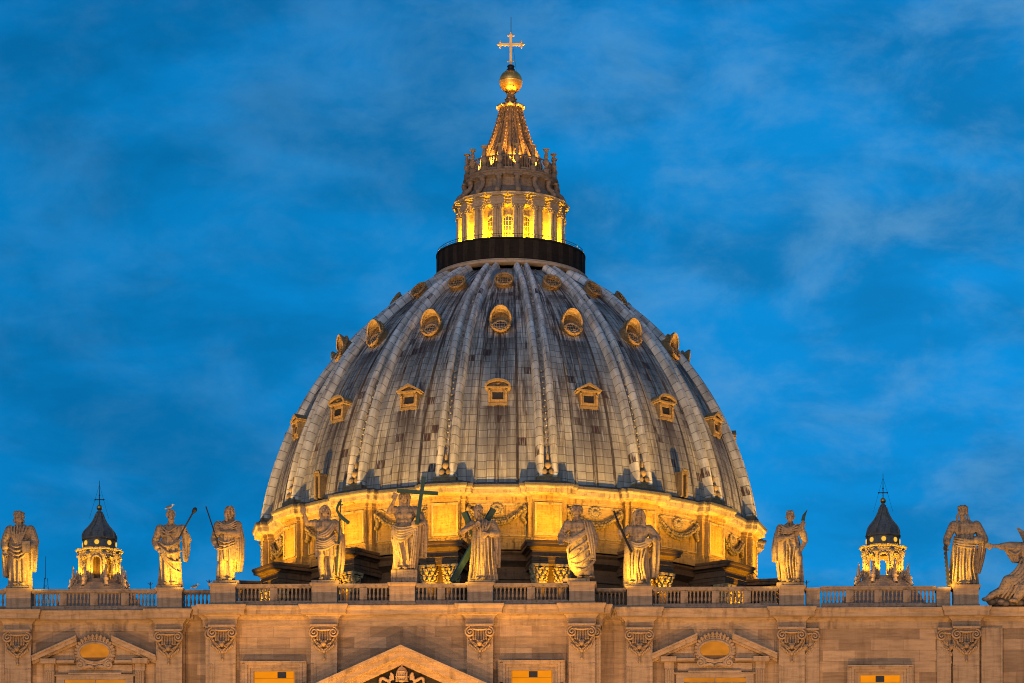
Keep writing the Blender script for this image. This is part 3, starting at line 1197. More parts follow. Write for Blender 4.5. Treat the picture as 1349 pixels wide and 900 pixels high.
# shell
s = MB()
nth, nph = 46, 16 * 14
vs = []
for j in range(nth + 1):
    th = TB + (TT - TB) * j / nth
    r, z = dome(th, SHO)
    for i in range(nph + 1):
        a = 2 * PI * i / nph - PI
        vs.append((r * math.sin(a), -r * math.cos(a), z))
fs, uvs = [], []
for j in range(nth):
    for i in range(nph):
        a = j * (nph + 1) + i
        fs.append((a, a + 1, a + nph + 2, a + nph + 1))
        uu = [(-180 + 360.0 * (i + e) / nph + 11.25) / 22.5 + 16 for e in (0, 1, 1, 0)]
        vv = [(TT - TB) * (j + e) / nth * RHO for e in (0, 0, 1, 1)]
        uvs.append(list(zip(uu, vv)))
s.add(vs, fs, 0, uvs)
# standing seams and round bead strips
for k in range(16):
    for fr, rad in ((0.20, 0.04), (0.30, 0.11), (0.40, 0.035), (0.50, 0.09), (0.60, 0.035), (0.70, 0.11), (0.80, 0.04)):
        deg = 22.5 * (k + fr - 0.5)
        pts = []
        for j in range(25):
            th = TB + (TT - TB) * j / 24
            r, z = dome(th, SHO + rad * 0.3)
            pts.append(pol(r, deg, z))
        n0 = len(s.f)
        sc_ = [rad * (1 - 0.35 * j / 24) for j in range(25)]
        s.tube(pts, sc_, 5, caps=False)
        for q in range(n0, len(s.f)):
            jj = (q - n0) // 5
            va, vb = (TT - TB) * jj / 24 * RHO, (TT - TB) * (jj + 1) / 24 * RHO
            uq = k + fr + 16
            s.uv[q] = [(uq, va), (uq + 0.004, va), (uq + 0.004, vb), (uq, vb)]
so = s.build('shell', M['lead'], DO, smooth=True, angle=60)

# ribs
rb = MB()
prof = [(-0.62, -0.6, 0), (-0.62, -0.16, 0.04), (-0.50, -0.14, 0.08), (-0.50, 0.02, 0.12), (-0.46, 0.22, 0.16), (-0.38, 0.34, 0.22), (-0.28, 0.36, 0.28), (-0.18, 0.29, 0.33), (-0.135, 0.15, 0.375), (-0.125, 0.02, 0.385),
        (0.125, 0.02, 0.615), (0.135, 0.15, 0.625), (0.18, 0.29, 0.67), (0.28, 0.36, 0.72), (0.38, 0.34, 0.78), (0.46, 0.22, 0.84), (0.50, 0.02, 0.88), (0.50, -0.14, 0.92), (0.62, -0.16, 0.96), (0.62, -0.6, 1)]
nr = 60
vs = []
for j in range(nr + 1):
    th = TB + (TT - TB) * j / nr
    wdt = 2.35 - 0.70 * j / nr
    hsc = (1.0 - 0.2 * j / nr) * 2.0
    r, z = dome(th, -0.41)
    for (u, h, uu) in prof:
        rr, zz = r + h * hsc * math.cos(th), z + h * hsc * math.sin(th)
        vs.append((u * wdt, -rr, zz))
fs, uvs = [], []
m = len(prof)
for j in range(nr):
    for i in range(m - 1):
        fs.append((j * m + i, j * m + i + 1, (j + 1) * m + i + 1, (j + 1) * m + i))
        va, vb = (TT - TB) * j / nr * RHO, (TT - TB) * (j + 1) / nr * RHO
        uvs.append([(prof[i][2], va), (prof[i + 1][2], va), (prof[i + 1][2], vb), (prof[i][2], vb)])
rb.add(vs, fs, 0, uvs)
# cross cleats in the channel
for j in range(46):
    th = TB + (TT - TB) * (j + 0.5) / 46
    r, z = dome(th, -0.23)
    rr, zz = r + 0.12, z
    n0 = len(rb.f)
    rb.ell((0.0 + 0.04 * (-1) ** j, -rr, zz), (0.10, 0.09, 0.10), 5)
    for q in range(n0, len(rb.f)):
        rb.uv[q] = [(0.5, (TT - TB) * j / 46 * RHO + 0.3)] * len(rb.f[q])
rib0 = rb.build('rib', M['lead_rib'], None, smooth=True, angle=50)
mo = MB()
for (x, z, r) in ((-0.38, 84.35, 0.34), (0.38, 84.35, 0.34), (0, 85.05, 0.34)):
    mo.ell((x, -r_at(z) - 0.05, z), (r, 0.3, r * 1.15), 10)
mo.ell((0, -r_at(86.0) - 0.02, 85.9), (0.16, 0.2, 0.5), 8)
mo.box(-1.2, 1.2, -27.05, -25.8, 83.3, 83.85)
mo.box(-1.05, 1.05, -26.85, -25.8, 83.85, 84.1)
mount0 = mo.build('rib_mount', M['dormer'], rib0, smooth=True, angle=40)
rib0.parent = DO
allribs = [11.25 + 22.5 * k for k in range(16)]
allbays = [22.5 * k for k in range(16)]


def norm(a):
    return (a + 180) % 360 - 180


def ring_copies(o0, angs, parent):
    first = True
    for a in angs:
        if first:
            o = o0
            first = False
        else:
            o = copy_tree(o0, parent)
        o.rotation_euler = (0, 0, R(norm(a)))


ring_copies(rib0, allribs, DO)


# dormers, lowest ring: small aedicules, round and triangular heads in turn
def dormer_low(kind):
    zb, zt = 91.75, 93.2
    rf = r_at(zb) - 0.4
    y0, y1 = -rf, -rf + 2.6
    b = MB()
    b.box(-0.98, -0.56, y0, y1, zb, zt)
    b.box(0.56, 0.98, y0, y1, zb, zt)
    b.box(-0.56, 0.56, y0, y1, zb, zb + 0.24)
    b.box(-0.56, 0.56, y0, y1, zt - 0.34, zt)
    b.box(-0.62, 0.62, y0 - 0.06, y0 - 0.003, zb + 0.2, zb + 0.34)
    for s in (-1, 1):
        b.box(min(s * 0.60, s * 0.68), max(s * 0.60, s * 0.68), y0 - 0.09, y0 - 0.002, zb + 0.3, zt - 0.3)
        b.box(min(s * 0.74, s * 0.97), max(s * 0.74, s * 0.97), y0 - 0.16, y0 - 0.002, zb + 0.05, zt - 0.12)
        b.tube(spiral(s * 0.86, zt - 0.3, 0.15, 1.2, -s, y0 - 0.2, 12), 0.05, 5)
    b.box(-0.98, 0.98, y0 - 0.04, y1, zb - 0.22, zb)
    o = b.tilt(y0, zb, 6).build('dormer_window', M['dormer'], None)
    h = MB()
    h.box(-1.22, 1.22, y0 - 0.36, y1 - 0.2, zt, zt + 0.16)
    n = 14
    if kind == 'round':
        outer = [(1.32 * math.cos(PI * i / n), zt + 0.16 + 0.78 * math.sin(PI * i / n)) for i in range(n + 1)]
        inner = [(1.10 * math.cos(PI * i / n), zt + 0.16 + 0.54 * math.sin(PI * i / n)) for i in range(n + 1)]
    else:
        outer = [(1.36, zt + 0.16), (0, zt + 0.92), (-1.36, zt + 0.16)]
        inner = [(0.98, zt + 0.16), (0, zt + 0.66), (-0.98, zt + 0.16)]
    for i in range(len(outer) - 1):
        quad = [outer[i], outer[i + 1], inner[i + 1], inner[i]]
        h.prism(quad[::-1], y0 - 0.44, y1 - 0.4)
    h.prism((inner)[::-1], y0 - 0.08, y1 - 0.6)
    if kind == 'round':
        h.ell((0, y0 - 0.16, zt + 0.42), (0.3, 0.12, 0.14), 8)
    h.tilt(y0, zb, 6).build('hood', M['dormer'], o)
    p = MB()
    p.box(-0.56, 0.56, y0 + 0.08, y0 + 0.11, zb + 0.24, zt - 0.34)
    p.tilt(y0, zb, 6).build('opening', M['opening'], o)
    return o


d0 = dormer_low('round')
d0.parent = DO
ring_copies(d0, [a for a in allbays if (round(a / 22.5) % 2 == 0) and abs(norm(a)) < 110], DO)
d1 = dormer_low('tri')
d1.parent = DO
ring_copies(d1, [a for a in allbays if (round(a / 22.5) % 2 == 1) and abs(norm(a)) < 110], DO)


def dish(mb, cx, cz, a, b, y, depth, n=28, rings=6, mi=0):
    """concave shell facing -Y"""
    vs, fs = [], []
    for j in range(rings + 1):
        t = j / rings
        rr = math.cos(t * PI / 2)
        for i in range(n):
            an = 2 * PI * i / n
            k = 1 + (0.03 * (1 if i % 2 else -1) * (1 - t))
            vs.append((cx + a * rr * k * math.cos(an), y + depth * math.sin(t * PI / 2), cz + b * rr * k * math.sin(an)))
    for j in range(rings):
        for i in range(n):
            k = (i + 1) % n
            fs.append((j * n + i, j * n + k, (j + 1) * n + k, (j + 1) * n + i))
    mb.add(vs, fs, mi)


def grille(mb, cx, cz, a, b, y, nx, nz):
    for k in range(1, nx):
        x = -a + 2 * a * k / nx
        h = b * math.sqrt(max(0, 1 - (x / a) ** 2))
        mb.box(cx + x - 0.03, cx + x + 0.03, y - 0.03, y, cz - h, cz + h)
    for k in range(1, nz):
        z = -b + 2 * b * k / nz
        h = a * math.sqrt(max(0, 1 - (z / b) ** 2))
        mb.box(cx - h, cx + h, y - 0.034, y, cz + z - 0.03, cz + z + 0.03)


def disc(mb, cx, cz, a, b, y0, y1, n=24):
    mb.prism([(cx + a * math.cos(2 * PI * i / n), cz + b * math.sin(2 * PI * i / n)) for i in range(n)], y0, y1)


def dormer_mid():
    zb, zt = 99.85, 102.9
    rf = r_at(zb) - 0.35
    y0 = -rf
    cz_ = 101.35
    b = MB()
    n = 30
    # drum of the dormer
    ov = [(1.30, 1.45), (1.38, 1.5)]
    vs = []
    for (y, k) in ((y0, 1.0), (y0 + 4.0, 0.96)):
        for i in range(n):
            a = 2 * PI * i / n
            vs.append((1.32 * k * math.cos(a), y, cz_ + 1.45 * k * math.sin(a)))
    b.add(vs, [(i, (i + 1) % n, n + (i + 1) % n, n + i) for i in range(n)])
    ring_xz(b, 0, cz_, 1.36, 1.47, y0 - 0.06, 0.17, 36, 8)
    ring_xz(b, 0, cz_, 1.18, 1.28, y0 + 0.02, 0.07, 36, 6)
    dish(b, 0, cz_, 1.18, 1.28, y0 + 0.06, 0.5)
    for s in (-1, 1):
        b.tube(spiral(s * 1.18, cz_ - 0.75, 0.26, 1.4, s, y0 - 0.16, 16), 0.09, 6)
        b.tube([(s * 1.15, y0 - 0.12, cz_ - 1.0), (s * 0.72, y0 - 0.16, cz_ - 1.28), (s * 0.3, y0 - 0.16, cz_ - 1.5), (0, y0 - 0.18, cz_ - 1.6)], [0.13, 0.12, 0.11, 0.14], 7)
        b.tube(spiral(s * 0.34, cz_ + 1.58, 0.2, 1.3, s, y0 - 0.2, 14), 0.075, 6)
    b.ell((0, y0 - 0.2, cz_ + 1.68), (0.24, 0.18, 0.2), 8)
    for k in range(11):      # leafy lobes round the head
        a = PI * (0.04 + 0.92 * k / 10)
        b.ell((1.46 * math.cos(a), y0 - 0.12, cz_ + 1.56 * math.sin(a)), (0.2, 0.2, 0.17), 7, Matrix.Rotation(-a, 3, 'Y'))
    for s in (-1, 1):
        b.tube([(s * 1.42, y0 - 0.1, cz_ + 0.5), (s * 1.52, y0 - 0.14, cz_ + 0.05), (s * 1.42, y0 - 0.14, cz_ - 0.35)], [0.08, 0.12, 0.08], 7)
    b.ell((0, y0 - 0.18, cz_ - 1.56), (0.3, 0.14, 0.13), 8)
    o = b.shrink(cz_).tilt(y0, zb, 25).build('oval_dormer', M['dormer'], None, smooth=True, angle=40)
    h = MB()        # the shell hood over the light
    segs = 18
    vs = []
    for (k, out) in ((1.0, -0.06), (1.08, -0.95), (0.97, -1.08), (0.90, -0.92)):
        for i in range(segs + 1):
            a = PI * (-0.08 + 1.16 * i / segs)
            tp = max(0.0, math.sin(a)) ** 0.7
            vs.append((1.36 * k * math.cos(a), y0 + out * (0.25 + 0.75 * tp), cz_ + 1.47 * k * math.sin(a)))
    m = segs + 1
    h.add(vs, [(j * m + i, j * m + i + 1, (j + 1) * m + i + 1, (j + 1) * m + i) for j in range(3) for i in range(segs)])
    h.shrink(cz_).tilt(y0, zb, 25).build('hood', M['dormer'], o, smooth=True, angle=50)
    p = MB()
    disc(p, 0, cz_ - 0.46, 0.92, 0.60, y0 + 0.12, y0 + 0.2)
    p.shrink(cz_).tilt(y0, zb, 25).build('pane', M['glass'], o)
    q = MB()
    ring_xz(q, 0, cz_ - 0.46, 0.92, 0.60, y0 + 0.08, 0.13, 30, 6)
    grille(q, 0, cz_ - 0.46, 0.92, 0.60, y0 + 0.12, 5, 3)
    q.shrink(cz_).tilt(y0, zb, 25).build('grille', M['lantern'], o)
    return o


d2 = dormer_mid()
d2.parent = DO
ring_copies(d2, [a for a in allbays if abs(norm(a)) < 110], DO)


def dormer_top():
    zb = 106.25
    rf = r_at(zb) - 0.2
    y0 = -rf
    cz_ = 107.15
    n = 28
    b = MB()
    vs = []
    for (y, k) in ((y0, 1.0), (y0 + 2.8, 0.96)):
        for i in range(n):
            a = 2 * PI * i / n
            vs.append((0.95 * k * math.cos(a), y, cz_ + 0.80 * k * math.sin(a)))
    b.add(vs, [(i, (i + 1) % n, n + (i + 1) % n, n + i) for i in range(n)])
    ring_xz(b, 0, cz_, 0.94, 0.80, y0 - 0.04, 0.13, 30, 8)
    ring_xz(b, 0, cz_, 0.72, 0.60, y0, 0.06, 30, 6)
    dish(b, 0, cz_, 0.78, 0.66, y0 + 0.02, 0.4)
    o = b.tilt(y0, zb, 32).build('round_dormer', M['dormer'], None, smooth=True, angle=40)
    p = MB()
    disc(p, 0, cz_ - 0.05, 0.6, 0.45, y0 + 0.12, y0 + 0.17)
    p.tilt(y0, zb, 32).build('pane', M['glass'], o)
    q = MB()
    grille(q, 0, cz_ - 0.05, 0.6, 0.45, y0 + 0.12, 5, 3)
    q.tilt(y0, zb, 32).build('grille', M['dormer'], o)
    return o


d3 = dormer_top()
d3.parent = DO
ring_copies(d3, [a for a in allbays if abs(norm(a)) < 110], DO)

# two narrow hatch dormers at the foot of the shell
b = MB()
y0 = -26.85
b.box(-0.46, -0.22, y0, y0 + 2, 83.3, 85.6)
b.box(0.22, 0.46, y0, y0 + 2, 83.3, 85.6)
b.box(-0.52, 0.52, y0 - 0.08, y0 + 2, 85.6, 85.8)
for s in (-1, 1):
    b.tube(spiral(s * 0.3, 85.95, 0.16, 1.2, s, y0, 12), 0.07, 5)
b.ell((0, y0 + 0.1, 86.0), (0.25, 0.3, 0.2), 8)
h0 = b.build('hatch_dormer', M['dormer'], DO)
p = MB()
p.box(-0.22, 0.22, y0 + 0.4, y0 + 0.45, 83.3, 85.6)
p.build('opening', M['opening'], h0)
ring_copies(h0, [-45, 45], DO)

# attic of the drum: wall and cornice follow a plan that breaks forward at each rib
RW, RP1, RP2 = 25.7, 26.35, 26.75
plan = []
for k in range(16):
    c = 11.25 + 22.5 * k
    for (rr, ds) in ((RW, 1.95), (RP1, 1.95), (RP1, 1.45), (RP2, 1.45)):
        plan.append((rr, c - math.degrees(ds / 26.0)))
    for (rr, ds) in ((RP2, 1.45), (RP1, 1.45), (RP1, 1.95), (RW, 1.95)):
        plan.append((rr, c + math.degrees(ds / 26.0)))
    a0 = c + math.degrees(1.95 / 26.0)
    a1 = c + 22.5 - math.degrees(1.95 / 26.0)
    for i in range(1, 8):
        plan.append((RW, a0 + (a1 - a0) * i / 8))
ppath = [(rr * math.sin(R(a)), -rr * math.cos(R(a))) for rr, a in plan]
at_ = MB()
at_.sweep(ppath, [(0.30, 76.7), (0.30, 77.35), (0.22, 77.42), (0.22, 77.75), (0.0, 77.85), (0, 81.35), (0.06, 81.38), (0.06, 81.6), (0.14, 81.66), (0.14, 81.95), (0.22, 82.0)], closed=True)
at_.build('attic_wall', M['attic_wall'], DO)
cm = MB()
cm.sweep(ppath, [(0.22, 82.0), (0.62, 82.12), (0.78, 82.2), (0.80, 82.62), (0.90, 82.70), (0.92, 82.80)], closed=True)
cm.build('attic_cornice', M['attic'], DO)
cm = MB()
cm.sweep(ppath, [(0.92, 82.80), (1.0, 82.88), (1.0, 83.08), (0.7, 83.18), (0.55, 83.36), (0.3, 83.45), (-0.3, 83.5), (-1.2, 83.75)], closed=True)
cm.build('gutter', M['gutter'], DO)
# raised panels on the attic pilasters
pn = MB()
y = -RP2 - 0.02
for s in (-1, 1):
    pn.box(min(s * 1.38, s * 1.16), max(s * 1.38, s * 1.16), y - 0.09, y + 0.06, 78.0, 81.3)
pn.box(-1.16, 1.16, y - 0.09, y + 0.06, 78.0, 78.3)
pn.box(-1.16, 1.16, y - 0.09, y + 0.06, 81.05, 81.3)
p0 = pn.build('pilaster_panel', M['attic'], DO)
ring_copies(p0, [a for a in allribs if abs(norm(a)) < 110], DO)


# garlands
def garland():
    g = MB()
    rnd = random.Random(3)
    y = -RW

    def bb(x, z, r, out=0.12):
        yy = -math.sqrt(max(1, RW * RW - x * x)) - out
        g.ell((x, yy - 0.1, z), (r * 1.45, r * 1.5, r * 1.45), 6)
    for i in range(30):
        t = i / 29
        x = -2.75 + 5.5 * t
        z = 80.75 - 1.35 * (1 - (2 * t - 1) ** 2)
        k = 0.15 + 0.10 * (1 - abs(2 * t - 1))
        for q in (-1, 0, 1):
            bb(x + rnd.uniform(-.06, .06), z + q * k + rnd.uniform(-.04, .04), rnd.uniform(0.085, 0.125), 0.12 + 0.2 * (q == 0) + rnd.uniform(0, 0.1))
    for s in (-1, 1):
        for i in range(26):
            t = i / 25
            bb(s * (2.8 + 0.16 * math.sin(t * 7)), 81.0 - 1.55 * t, rnd.uniform(0.12, 0.19), rnd.uniform(0.06, 0.2))
        g.tube([(s * 2.75, -math.sqrt(RW * RW - 7.5) - 0.15, 81.0), (s * 2.3, -RW - 0.05, 81.25), (s * 1.9, -RW - 0.05, 81.05)], 0.09, 5)
    # lion mask rosette
    g.lathe([(0.62, 0.02), (0.6, 0.14), (0.45, 0.2), (0.3, 0.26), (0.0, 0.34)], 18, mat=Matrix.Translation((0, -RW, 80.72)) @ Matrix.Rotation(R(90), 4, 'X'))
    for i in range(14):
        a = 2 * PI * i / 14
        g.ell((0.56 * math.cos(a), -RW - 0.14, 80.72 + 0.5 * math.sin(a)), (0.17, 0.15, 0.15), 6)
    g.ell((0, -RW - 0.34, 80.68), (0.25, 0.2, 0.24), 8)
    g.ell((0, -RW - 0.46, 80.58), (0.12, 0.14, 0.1), 6)
    return g


gl0 = garland().build('garland', M['garland'], DO, smooth=True, angle=60)
ring_copies(gl0, [a for a in allbays if abs(norm(a)) < 110], DO)
# recessed frame of each attic bay
fr = MB()
for z0_, z1_ in ((81.2, 81.34), (78.05, 78.2)):
    pts = [pol(RW + 0.06, a, (z0_ + z1_) / 2) for a in np.linspace(-6.4, 6.4, 11)]
    fr.tube(pts, 0.09, 5)
for s in (-1, 1):
    fr.tube([pol(RW + 0.06, s * 6.4, 78.1), pol(RW + 0.06, s * 6.4, 81.28)], 0.09, 5)
f0 = fr.build('bay_frame', M['attic'], DO)
ring_copies(f0, [a for a in allbays if abs(norm(a)) < 110], DO)

# drum
dr = MB()
dr.lathe([(24.3, 48), (24.3, 72.9), (24.5, 73.0), (24.5, 73.9), (24.65, 74.0), (24.65, 75.2), (24.9, 75.4), (25.4, 75.7), (25.5, 76.2), (25.75, 76.45), (25.75, 76.6), (25.0, 76.9), (24.6, 77.2)], 96)
dr.build('drum_wall', M['drum'], DO, smooth=True, angle=30)
wd = MB()
yy = -24.35
wd.box(-1.7, 1.7, yy - 0.35, yy + 0.3, 58, 68)
wd.prism([(-2.2, 68), (2.2, 68), (0, 69.6)][::-1], yy - 0.7, yy + 0.2)
w0 = wd.build('drum_window', M['drum'], DO)
wd = MB()
wd.box(-1.15, 1.15, yy - 0.40, yy - 0.36, 59, 67.3)
wd.build('pane', M['glass'], w0)
ring_copies(w0, [a for a in allbays if abs(norm(a)) < 95], DO)
# roof platform under the drum
pf = MB()
pf.lathe([(36, 46.0), (36, 52), (33, 54), (31, 56), (24, 58)], 8, a0=R(22.5), a1=R(22.5) + 2 * PI)
pf.build('drum_platform', M['drum'], DO)


def buttress():
    b = MB()
    b.box(-1.55, 1.55, -28.0, -23.5, 54, 74.7)
    b.box(-2.3, 2.3, -29.5, -23.5, 54, 60.5)
    o = b.build('buttress', M['drum'], None)
    c = MB()
    for s in (-1, 1):
        c.lathe([(0.75, 60.5), (0.75, 60.8), (0.62, 61.0), (0.64, 65), (0.55, 72.5), (0.6, 72.55), (0.6, 72.7)], 16, c=(s * 1.2, -28.55, 0))
    c.build('column_pair', M['drum'], o, smooth=True, angle=40)
    k = MB()
    rnd = random.Random(5)
    for s in (-1, 1):
        cx_, cy_ = s * 1.2, -28.55
        k.lathe([(0.56, 72.7), (0.60, 73.4), (0.82, 74.35)], 14, c=(cx_, cy_, 0))
        for row, (z, r, n, sz) in enumerate(((73.0, 0.63, 8, 0.2), (73.5, 0.70, 8, 0.21), (74.0, 0.80, 8, 0.19))):
            for i in range(n):
                a = 2 * PI * (i + 0.5 * row) / n
                k.ell((cx_ + r * math.sin(a), cy_ - r * math.cos(a), z), (sz, sz, 0.26), 6)
                k.ell((cx_ + (r + 0.13) * math.sin(a), cy_ - (r + 0.13) * math.cos(a), z + 0.2), (0.13, 0.13, 0.1), 6)
        for e in (-1, 1):
            for f in (-1, 1):
                k.ell((cx_ + e * 0.72, cy_ + f * 0.72, 74.32), (0.2, 0.2, 0.2), 6)
        k.box(cx_ - 0.86, cx_ + 0.86, cy_ - 0.86, cy_ + 0.86, 74.46, 74.7)
    k.build('capital_pair', M['attic'], o, smooth=True, angle=50)
    e = MB()
    pth = [(-2.05, -23.2), (-2.05, -29.2), (2.05, -29.2), (2.05, -23.2)]
    e.sweep(pth, [(-0.9, 74.7), (-0.1, 74.7), (-0.1, 75.05), (-0.05, 75.07), (-0.05, 75.4), (0.03, 75.45), (0.03, 75.5), (-0.08, 75.52), (-0.08, 76.05), (0.05, 76.1), (0.15, 76.25),
                  (0.50, 76.35), (0.52, 76.62), (0.60, 76.68), (0.66, 76.86), (0.66, 76.94), (-0.2, 77.1), (-2.04, 77.12)])
    e.build('entablature', M['drum'], o)
    return o


bt = buttress()
bt.parent = DO
ring_copies(bt, [a for a in allribs if abs(norm(a)) < 125], DO)
cb = MB()
cb.lathe([(7.6, 109.9), (8.2, 109.95), (8.42, 110.05), (8.42, 110.3), (8.2, 110.4), (8.15, 110.5), (7.9, 110.55)], 72)
cb.build('eye_curb', M['lantern'], DO, smooth=True, angle=35)

# ================================================================= lantern on the dome
LA = thing('dome_lantern', 'glowing yellow columned lantern with spire, gilded ball and cross on top of the great dome', 'lantern', (0, 0, 110.0))
ZL = 110.0
LA.location.z = 109.68
LA.scale.z = 1.012


def lz(prof):
    return [(r, z - ZL) for r, z in prof]


pp = MB()
pp.lathe(lz([(7.9, 110.3), (7.98, 110.5), (7.95, 112.55), (8.08, 112.6), (8.08, 112.75), (7.75, 112.75), (7.75, 112.0), (0, 112.0)]), 80)
for k in range(32):
    a = R(11.25 * k)
    pp.box(-0.3, 0.3, -8.04, -7.7, 0.6, 2.55, 1, mat=Matrix.Rotation(a, 4, 'Z'))
pp.build('parapet', [M['sooty'], M['pier_soot_gable_shade']], LA)
rl = MB()
for zz, rr in ((113.15, 0.03), (112.95, 0.02)):
    rl.tube([pol(7.9, a, zz - ZL) for a in np.linspace(0, 360, 73)], rr, 5, caps=False)
for k in range(64):
    rl.tube([pol(7.9, 5.625 * k, 2.7), pol(7.9, 5.625 * k, 3.15)], 0.018, 4)
rl.build('railing', M['iron'], LA)
core = MB()
core.lathe(lz([(4.9, 112.0), (4.9, 112.5), (4.45, 112.6), (4.45, 116.9), (4.6, 117.0), (4.6, 117.3)]), 64)
core.build('core_wall', M['lantern'], LA, smooth=True, angle=30)


def arch_poly(hw, z0, zs, n=12):
    return [(hw * math.cos(PI * i / n), zs + hw * math.sin(PI * i / n)) for i in range(n + 1)] + [(-hw, z0), (hw, z0)]


wn_ = MB()
y = -4.47
po_ = arch_poly(0.78, 112.5 - ZL, 115.3 - ZL)
pi_ = arch_poly(0.60, 112.5 - ZL, 115.3 - ZL)
for i in range(12):
    wn_.prism([po_[i], po_[i + 1], pi_[i + 1], pi_[i]][::-1], y - 0.14, y + 0.1)
for s in (-1, 1):
    wn_.box(min(s * 0.6, s * 0.78), max(s * 0.6, s * 0.78), y - 0.14, y + 0.1, 2.5, 5.3)
for xx in (-0.3, 0, 0.3):
    wn_.box(xx - 0.025, xx + 0.025, y - 0.06, y - 0.03, 2.5, 5.85)
for zz in (3.1, 3.7, 4.3, 4.9, 5.4):
    wn_.box(-0.6, 0.6, y - 0.063, y - 0.03, zz - 0.03, zz + 0.03)
w0 = wn_.build('window', M['lantern'], LA)
gp = MB()
gp.prism(pi_[::-1], y - 0.03, y - 0.015)
gp.build('pane', M['glass'], w0)
ring_copies(w0, allbays, LA)
pr = MB()
pr.box(-0.36, 0.36, -5.6, -4.3, 2.0, 7.2)
pr.box(-0.42, 0.42, -5.75, -4.3, 2.0, 2.6)
pr.box(-0.44, 0.44, -5.72, -4.3, 6.85, 7.2)
p0 = pr.build('pier', M['lantern'], LA)
ring_copies(p0, allribs, LA)
cl_ = MB()
rnd = random.Random(4)
for s in (-1, 1):
    cx_ = s * 0.33
    cl_.lathe([(0.36, 2.0), (0.36, 2.75), (0.34, 2.8), (0.34, 2.95), (0.27, 3.05), (0.275, 4.4), (0.235, 6.35), (0.26, 6.4), (0.25, 6.5), (0.34, 6.8)], 14, c=(cx_, -5.62, 0))
    for row, z in enumerate((6.5, 6.7)):
        for i in range(8):
            a = 2 * PI * (i + 0.5 * row) / 8
            cl_.ell((cx_ + 0.31 * math.sin(a), -5.62 - 0.31 * math.cos(a), z), (0.09, 0.09, 0.12), 6)
    cl_.box(cx_ - 0.33, cx_ + 0.33, -5.95, -5.29, 6.82, 6.98)
c0 = cl_.build('column_pair', M['lantern'], LA, smooth=True, angle=45)
lm = MB()
lm.box(-0.12, 0.12, -6.62, -6.45, 2.75, 2.95)
lm.build('lamp', M['lamp'], c0)
ring_copies(c0, allribs, LA)
plan = []
for k in range(16):
    c = 11.25 + 22.5 * k
    for (rr, ds) in ((5.35, 0.72), (5.88, 0.72)):
        plan.append((rr, c - math.degrees(ds / 5.7)))
    for (rr, ds) in ((5.88, 0.72), (5.35, 0.72)):
        plan.append((rr, c + math.degrees(ds / 5.7)))
    plan.append((5.35, c + 11.25))
en = MB()
pth = [(rr * math.sin(R(a)), -rr * math.cos(R(a))) for rr, a in plan]
en.sweep(pth, lz([(-1.0, 116.98), (0.0, 116.98), (0.0, 117.2), (0.04, 117.22), (0.04, 117.45), (0.10, 117.5), (0.02, 117.52), (0.02, 117.68), (0.12, 117.72), (0.32, 117.78), (0.34, 117.92), (0.42, 118.02), (0.42, 118.07), (-0.6, 118.12)]), closed=True)
en.build('entablature', M['lantern'], LA)
ro = MB()
ro.lathe(lz([(5.9, 118.08), (5.85, 118.2), (5.35, 118.5), (5.0, 118.95), (4.75, 119.1), (4.62, 119.15), (4.62, 120.0), (4.7, 120.05), (4.8, 120.15), (5.02, 120.25), (5.05, 120.5), (5.15, 120.6), (5.15, 120.75), (4.4, 120.9), (3.4, 120.95), (0, 121.0)]), 64)
ro.build('upper_drum', M['lantern_dark'], LA, smooth=True, angle=30)
vo = MB()
vo.tube([(0, -5.75, 8.35), (0, -5.55, 8.75), (0, -5.15, 9.1), (0, -4.98, 9.5), (0, -5.05, 9.85), (0, -5.1, 10.1)], [0.34, 0.32, 0.27, 0.26, 0.30, 0.3], 8)
vo.ell((0, -5.8, 8.4), (0.36, 0.3, 0.3), 8)
vo.ell((0, -5.1, 9.95), (0.34, 0.26, 0.22), 8)
vo.box(-0.4, 0.4, -5.3, -4.5, 10.05, 10.25)
v0_ = vo.build('scroll_bracket', M['lantern_dark'], LA, smooth=True, angle=45)
ring_copies(v0_, allribs, LA)
ca = MB()
ca.lathe(lz([(0.0, 120.7), (0.36, 120.72), (0.36, 121.3), (0.30, 121.35), (0.18, 121.45), (0.20, 121.6), (0.34, 121.9), (0.36, 122.05), (0.26, 122.3), (0.16, 122.4), (0.20, 122.5), (0.24, 122.7),
                 (0.17, 123.0), (0.15, 123.2), (0.2, 123.28), (0.36, 123.36), (0.38, 123.46), (0.2, 123.5), (0, 123.5)]), 12, c=(0, -4.75, 0))
c0 = ca.build('candelabrum', M['lantern_dark'], LA, smooth=True, angle=40)
ring_copies(c0, allribs, LA)
rg = MB()
rg.lathe(lz([(4.55, 120.8), (4.62, 120.85), (4.62, 121.15), (4.4, 121.2)]), 64)
for k in range(96):
    if k % 6:
        rg.tube([pol(4.5, 3.75 * k + 11.25, 11.1), pol(4.5, 3.75 * k + 11.25, 12.3)], 0.05, 5)
rg.tube([pol(4.5, a, 12.35) for a in np.linspace(0, 360, 65)], 0.09, 6, caps=False)
rg.build('gallery_rail', M['lantern_dark'], LA)
sp_ = MB()
SPR = [(3.3, 121.0), (3.15, 122.4), (2.95, 123.2), (2.32, 124.5), (1.95, 125.4), (1.5, 126.8), (1.2, 128.0), (1.06, 128.65), (1.1, 128.7), (1.22, 128.8), (1.22, 128.98), (0.62, 129.1), (0.6, 129.5), (0.68, 129.6), (0.5, 129.75), (0.42, 130.1), (0.5, 130.2), (0.4, 130.3)]


def fl(r, z, a):
    return r * (1 - (0.05 if z + ZL < 128.6 else 0) * (0.5 - 0.5 * math.cos(16 * a)))


